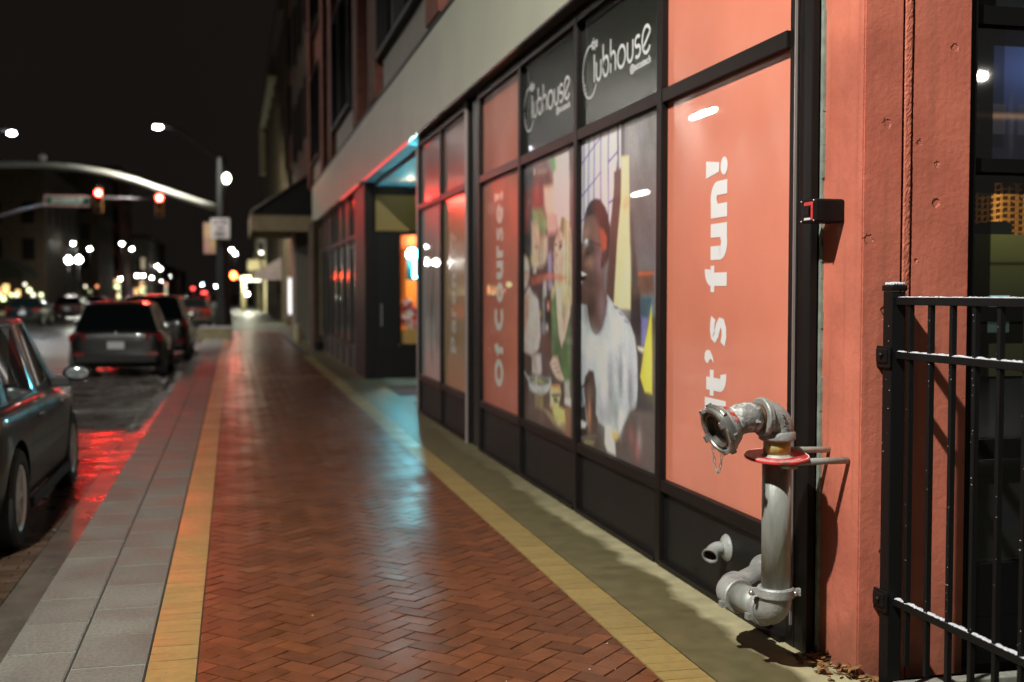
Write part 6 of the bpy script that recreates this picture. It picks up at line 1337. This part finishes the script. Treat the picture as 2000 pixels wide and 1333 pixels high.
car('moving_car', 'car with bright headlights coming from far down the street', (-7.4, 176, RZ), 'paint_black', L=4.4, H=1.5, rz=PI, detail=False, head='E_head')
car('moving_car', 'car with lit headlights following behind the first oncoming car', (-7.3, 205, RZ), 'paint_black', L=4.4, H=1.5, rz=PI, detail=False, head='E_head')
car('moving_car', 'car driving away with its red tail lights lit', (-4.6, 190, RZ), 'paint_black', L=4.4, H=1.5, detail=False, tail='taillit')

# ------------------------------------------------------------------ planter block, signals, mast
T = thing('stone_planter', (-.6, 40.2, 0), 'low pale stone planter with a snowy rim at the pole', 'planter')
part(box('planter_box', (-1.16, -.02, 40.0, 41.2, -.1, .36), M['cream'], bev=.03), T)
part(box('snow_rim', (-1.14, -.04, 40.02, 41.18, .363, .39), M['snow'], bev=.01), T)
T = thing('utility_cabinet', (.9, 44, 0), 'short pale round bollard on the lit far pavement', 'bollard')
bm = bmesh.new(); lathe(bm, (1.95, 36.6, 0), (0, 0, 1), [(0, .001), (0, .12), (.5, .11), (.55, .08), (.58, .001)], 20); part(out_bm('bollard_body', bm, M['cream']), T)
MY = 52
T = thing('signal_mast', (-.42, MY, 0), 'black signal pole with a long white curved mast arm', 'signal pole')
bm = bmesh.new(); lathe(bm, (-.42, MY, 0), (0, 0, 1), [(-.1, .0), (-.1, .40), (.5, .38), (.9, .30), (1.3, .28), (4.5, .25), (7.4, .20), (7.5, .0)], 24); part(out_bm('pole', bm, M['pole'], auto=40), T)
bm = bmesh.new()
armp = [(-.6, MY, 5.22), (-1.4, MY, 5.46), (-2.2, MY, 5.72), (-3.02, MY, 5.99), (-4.0, MY, 6.33), (-5.2, MY, 6.65), (-6.4, MY, 6.84), (-7.7, MY, 6.93), (-9.4, MY, 6.86), (-11.2, MY, 6.72)]
sweep(bm, armp, [.155, .152, .15, .148, .145, .14, .13, .12, .11, .10], 16); part(out_bm('mast_arm', bm, M['armwhite']), T)
bm = bmesh.new(); sweep(bm, [(-2.75, MY + .25, 5.62), (-5.3, MY + .25, 5.60), (-7.3, MY + .25, 5.40), (-9.6, MY + .25, 4.72), (-11.5, MY + .25, 4.1)], .055, 10); part(out_bm('span_rod', bm, M['armgrey']), T)
bm = bmesh.new(); sweep(bm, [(-.45, MY, 7.3), (-.9, MY - .2, 7.62), (-1.5, MY - .5, 8.0), (-2.1, MY - .9, 8.4), (-2.8, MY - 1.3, 8.58)], .05, 10); part(out_bm('lamp_arm', bm, M['pole']), T)
bm = bmesh.new(); bx(bm, -3.25, -2.65, MY - 1.46, MY - 1.14, 8.52, 8.66, bev=.04); lh = part(out_bm('lamp_head', bm, M['pole']), T)
bm = bmesh.new(); sphere(bm, (-2.98, MY - 1.3, 8.48), 1, 14, 8, scale=(.17, .12, .08)); under(out_bm('lamp_lens', bm, M['E_white'], smooth=True), lh)
bm = bmesh.new(); sphere(bm, (-.22, MY - .28, 6.50), 1, 14, 8, scale=(.16, .12, .22)); part(out_bm('side_lamp', bm, M['E_green'], smooth=True), T)
bm = bmesh.new(); sphere(bm, (-7.7, MY - .1, 7.22), .15, 12, 8); sweep(bm, [(-7.7, MY, 6.95), (-7.7, MY, 7.2)], .04, 8); part(out_bm('camera_dome', bm, M['signwhite'], smooth=True), T)
def signal(x, z, label, Y=MY):
    T = thing('traffic_light', (x, Y, z), label, 'traffic light', 'traffic lights on the mast arm')
    part(box('housing', (x - .17, x + .17, Y - .12, Y + .12, z - .52, z + .52), M['sigyel'], bev=.03), T)
    for k, (dz, m) in enumerate(((.33, 'E_red'), (0, 'siglens'), (-.33, 'siglens'))):
        bm = bmesh.new(); sphere(bm, (x, Y - .13, z + dz), 1, 16, 8, scale=(.125, .03, .125)); ln = part(out_bm('lens', bm, M[m], smooth=True), T)
        if k: ln['label'] = 'unlit lens'
        else: ln['label'] = 'lit red lens'
        bm = bmesh.new(); lathe(bm, (x, Y - .12, z + dz), (0, -1, 0), [(0, .145), (.16, .15), (.16, .14), (0, .135)], 20)
        for v in bm.verts:
            if v.co.z < z + dz - .05: v.co.y = Y - .125
        under(out_bm('visor', bm, M['sigyel']), ln)
    bm = bmesh.new(); sweep(bm, [(x, Y, z + .5), (x, Y, z + .72)], .03, 8); part(out_bm('hanger', bm, M['pole']), T)
signal(-3.03, 5.28, 'right of the two yellow hanging traffic lights, showing red')
signal(-5.51, 5.45, 'left of the two yellow hanging traffic lights, next to the street sign, showing red')
T = thing('street_sign', (-6.75, MY - .05, 5.42), 'green street name sign with a pale border on the rod', 'street sign')
part(box('sign_border', (-7.70, -5.82, MY - .02, MY, 5.20, 5.66), mat('red_lit_border', (.5, .27, .27), .5)), T)  # red signal glow mixed into the border colour
part(box('sign_plate', (-7.62, -5.90, MY - .03, MY - .022, 5.27, 5.59), M['signgreen']), T)
part(text_obj('sign_lettering', 'JACKSON ST', M['signwhite'], None, lambda u, v, t: (-7.40 + u, MY - .034, 5.31 + v), 1.28, .23, bold=.02), T)
T = thing('lane_sign', (-.52, MY - .3, 4.3), 'white rule sign with black words on the signal pole', 'sign')
part(box('sign_plate', (-.92, -.10, MY - .34, MY - .32, 3.88, 4.78), M['signwhite'], bev=.02), T)
for k, (t_, h_) in enumerate((('NO TURN', .16), ('ON', .14), ('RED', .19))):
    wl = (.62, .26, .42)[k]
    part(text_obj('sign_lettering', t_, M['signblack'], None, (lambda z_, w_: (lambda u, v, t: (-.51 - w_ / 2 + u, MY - .345, z_ + v)))((4.53, 4.28, 4.0)[k], wl), wl, h_, bold=.03), T)
T = thing('street_banner', (-.9, MY - .1, 4.1), 'faded pink and yellow banner left of the white sign', 'banner')
part(box('banner_cloth', (-1.22, -.72, MY + .22, MY + .25, 3.25, 4.60), M['signpink']), T); part(box('banner_rod', (-1.25, -.42, MY + .22, MY + .26, 4.601, 4.64), M['pole']), T)
T = thing('pedestrian_signal', (.02, MY - .2, 2.3), 'small pedestrian signal with a lit orange hand on the pole', 'pedestrian signal')
part(box('housing', (-.20, .24, MY - .30, MY - .05, 2.05, 2.52), M['pole'], bev=.02), T)
bm = bmesh.new(); sphere(bm, (.03, MY - .31, 2.30), 1, 14, 8, scale=(.13, .02, .16)); part(out_bm('lit_hand', bm, M['E_hand'], smooth=True), T)
T = thing('traffic_light', (-.35, MY + 40, 3.6), 'small far red signal just above the orange pedestrian signal', 'traffic light')
part(box('housing', (-.60, -.24, MY + 40, MY + 40.2, 4.0, 5.0), M['sigyel']), T)
bm = bmesh.new(); sphere(bm, (-.42, MY + 39.96, 4.75), 1, 12, 8, scale=(.14, .03, .14)); part(out_bm('lens', bm, emis('far_red', (1, .08, .05), 16), smooth=True), T)
bm = bmesh.new(); sweep(bm, [(-.42, MY + 40.1, 0), (-.42, MY + 40.1, 4.0)], .08, 10); part(out_bm('pole', bm, M['pole']), T)

# ------------------------------------------------------------------ street lamps
def lamp(x, y, z, label, m='E_far', r_=.2, arm=0, pole=True, tube=None):
    T = thing('street_lamp', (x + arm, y, -.1), label, 'street lamp', 'street lamps')
    if pole:
        bm = bmesh.new(); sweep(bm, [(x + arm, y, -.1), (x + arm, y, z + (.1 if arm else -.15))], [.09, .06], 10)
        part(out_bm('pole', bm, M['pole']), T)
    if arm:
        bm = bmesh.new(); sweep(bm, [(x + arm, y, z - .5), (x + arm * .7, y, z + .02), (x + arm * .3, y, z + .12), (x, y, z + .1)], .04, 8); part(out_bm('arm', bm, M['pole']), T)
    bm = bmesh.new(); bx(bm, x - r_ * 1.1, x + r_ * 1.1, y - r_ * .8, y + r_ * .8, z + .05, z + .05 + r_ * .5, bev=.02); part(out_bm('lamp_head', bm, M['pole']), T)
    bm = bmesh.new(); sphere(bm, (x, y, z - .02), 1, 12, 8, scale=tube if tube else (r_, r_ * .7, r_ * .45 if arm else r_)); part(out_bm('lamp_lens', bm, M[m], smooth=True), T)
    return T
FARL = [(-15.8, 125, 6.6, 'far street lamp, highest of the four over the wide dark block'), (-15.9, 140, 6.6, 'far street lamp just right of the highest one over the wide dark block'),
        (-14.3, 110, 4.5, 'left one of the twin globes before the wide dark block'), (-13.7, 112, 4.6, 'right one of the twin globes before the wide dark block'),
        (-11.5, 130, 6.8, 'left lamp of the pair beside the brick tower'), (-11.7, 145, 6.8, 'right lamp of the pair beside the brick tower'),
        (-13.1, 170, 4.0, 'globe lamp in front of the lit shop block, left one'), (-13.3, 185, 4.2, 'globe lamp in front of the lit shop block, right one'),
        (-12.2, 200, 6.0, 'lamp at mid height over the low far block, left one'), (-12.5, 215, 5.8, 'lamp at mid height over the low far block, right one'),
        (-12.7, 250, 5.0, 'lone lamp right of the mid height pair'), (-12.4, 190, 3.9, 'low globe lamp left of the oncoming headlights, nearest of its row'),
        (-14.0, 260, 3.2, 'low globe lamp left of the oncoming headlights, farthest of its row'), (-12.9, 222, 3.7, 'low globe lamp left of the oncoming headlights, middle of its row'),
        (-13.5, 150, 3.3, 'small low lamp under the pair beside the brick tower'),
        (-.1, 120, 5.9, 'upper lamp of the touching pair right of the signal pole'), (.3, 135, 6.0, 'lower lamp of the touching pair right of the signal pole'),
        (3.25, 88, 4.6, 'bright wall side lamp over the mauve awning, right one'), (2.1, 89, 4.6, 'paler wall side lamp over the mauve awning, left one'),
        (-7.5, 300, 3.6, 'far bluish lamp left of the signal pole'), (-2.7, 200, 2.6, 'low far lamp against the signal pole'), (1.3, 110, 1.45, 'small low light beneath the lit canopy')]
for (x, y, z, lb) in FARL:
    big = y < 150
    t = lamp(x, y, z, lb, 'E_far' if 'pale' not in lb else 'E_dim', .28 if 'twin' in lb else (.13 if 'small' in lb else .15), 0, pole=True)
    if 'bluish' in lb:
        for c in t.children:
            if c.name.startswith('lamp_lens'): c.data.materials[0] = emis('bluish', (.6, .95, 1), 90)
t = thing('shop_neon', (-8.5, 290, 2), 'far red neon beside the bluish lamp', 'neon sign')
part(box('neon_panel', (-7.4, -6.2, 290, 290.1, 1.2, 1.8), emis('far_neon_red', (1, .08, .07), 5)), t); part(box('neon_panel', (-9.8, -9.0, 290, 290.1, 2.2, 2.9), emis('far_neon_red', (1, .08, .07), 4)), t)
# lamps on this block
lamp(17.44, -16, 6.75, 'lamp behind the viewer reflected in the end window', 'E_tube', .16, arm=.9)
lamp(-9.96, 58.1, 9.0, 'tall bluish white street lamp at the left edge above the mast arm', 'E_cool', .17, arm=-2.8)
T = thing('street_lamp', (-.68, -3.4, -.1), 'street lamp on this pavement beside the viewer', 'street lamp', 'street lamps')
bm = bmesh.new(); sweep(bm, [(-.68, -3.4, -.1), (-.68, -3.4, 7.3)], [.10, .07], 12); part(out_bm('pole', bm, M['pole']), T)
bm = bmesh.new(); sweep(bm, [(-.68, -3.4, 7.2), (-1.1, -2.2, 7.75), (-1.8, -.3, 8.0), (-2.4, 1.2, 7.98)], .045, 10); part(out_bm('arm', bm, M['pole']), T)
bm = bmesh.new(); bx(bm, -2.58, -2.22, 1.1, 1.75, 7.93, 8.03, bev=.02); part(out_bm('lamp_head', bm, M['pole']), T)
bm = bmesh.new(); sphere(bm, (-2.4, 1.45, 7.90), 1, 12, 8, scale=(.14, .22, .06)); part(out_bm('lamp_lens', bm, M['E_white'], smooth=True), T)
T = thing('added_soffit_light', (2.95, 19.5, 3.44), 'small round warm fill light added under the entry soffit', 'lamp')  # added fill light, evens out the tint on the entry panel
bm = bmesh.new(); lathe(bm, (2.95, 19.5, 3.455), (0, 0, -1), [(0, .001), (0, .07), (.012, .085), (.016, .07), (.01, .06)], 20); part(out_bm('added_light_ring', bm, M['plastic']), T)
bm = bmesh.new(); sphere(bm, (2.95, 19.5, 3.435), 1, 12, 6, scale=(.055, .055, .01)); part(out_bm('light_lens', bm, M['E_win'], smooth=True), T)
lamp(-9.3, 33.2, 7.05, 'twin lamp across the road reflected in the orange window', 'E_tube', .2, arm=-4.6, tube=(.05, .98, .03))
lamp(-14.2, 52.3, 6.3, 'lamp behind the opposite pavement reflected in the printed window', 'E_white', .2, arm=-1.2, tube=(.06, 1.15, .035))
lamp(-14.6, 36.2, 6.1, 'globe lamp on the opposite pavement nearest the viewer', 'E_cool', .16)

# ------------------------------------------------------------------ light from those lamps
def light(kind, name, loc, power, col, r_=.15, look=None, size=None, blend=.6, angle=150):
    ld = bpy.data.lights.new(name, kind); ld.energy = power; ld.color = col
    if kind in ('POINT', 'SPOT'): ld.shadow_soft_size = r_
    if kind == 'SPOT': ld.spot_size = R(angle); ld.spot_blend = blend
    o = bpy.data.objects.new(name, ld); COL.objects.link(o); o.location = loc
    if look is not None: o.rotation_euler = (Vector(look) - Vector(loc)).to_track_quat('-Z', 'Y').to_euler()
    return o
WARM = (1, .97, .87)
light('SPOT', 'street_lamp_light', (-2.4, 1.45, 7.75), 5900, WARM, .10, look=(-1.4, 2.2, 0), angle=165, blend=.3)
light('SPOT', 'street_lamp_light', (-2.98, 50.6, 8.35), 2600, WARM, .2, look=(-3, 51, 0), angle=160)
light('SPOT', 'street_lamp_light', (-9.96, 58.1, 8.85), 2600, (.85, .92, 1), .2, look=(-9, 58, 0), angle=160)
light('SPOT', 'street_lamp_light', (-.22, 52.6, 6.6), 2800, (.93, 1, .68), .2, look=(1.2, 64, 0), angle=120)
light('SPOT', 'wall_lamp_light', (3.0, 88, 4.3), 5500, (.93, 1, .75), .2, look=(1.2, 80, 0), angle=150)
light('SPOT', 'street_lamp_light', (.1, 119.7, 5.8), 600, (.95, 1, .8), .2, look=(.6, 60, 0), angle=120)
light('POINT', 'wall_lamp_light', (1.2, 94.8, 2.5), 450, (1, 1, .75), .1)
light('SPOT', 'street_lamp_light', (1.2, 98, 2.45), 500, (1, 1, .7), .3, look=(1.2, 98, 0), angle=160)
light('POINT', 'neon_light', (3.2, 20.737, 2.1), 110, (.12, .75, 1), .09)
light('SPOT', 'entry_lamp_light', (2.55, 15.1, 2.95), 85, (.1, .8, 1), .03, look=(2.54, 15.1, 3.6), angle=80, blend=1.0)
light('POINT', 'soffit_fill_light', (2.95, 19.5, 3.38), 7, (1, .9, .65), .04)  # added fill for the yellow entry panel
light('POINT', 'interior_light', (3.4, 22.2, 2.6), 130, (1, .72, .4), .1)
light('POINT', 'interior_light', (3.2, 20.9, 2.5), 8, (1, .72, .4), .05)
for (x, z, tx, pw) in ((-3.03, 5.6, .2, 1300), (-5.51, 5.77, -1.6, 450)): light('SPOT', 'signal_light', (x, MY - .35, z), pw, (1, .03, .02), .14, look=(tx, 8, 0), angle=17, blend=.8)
light('SPOT', 'signal_light', (.03, MY - .4, 2.3), 150, (1, .10, .04), .12, look=(-.3, 8, 0), angle=7, blend=.6)
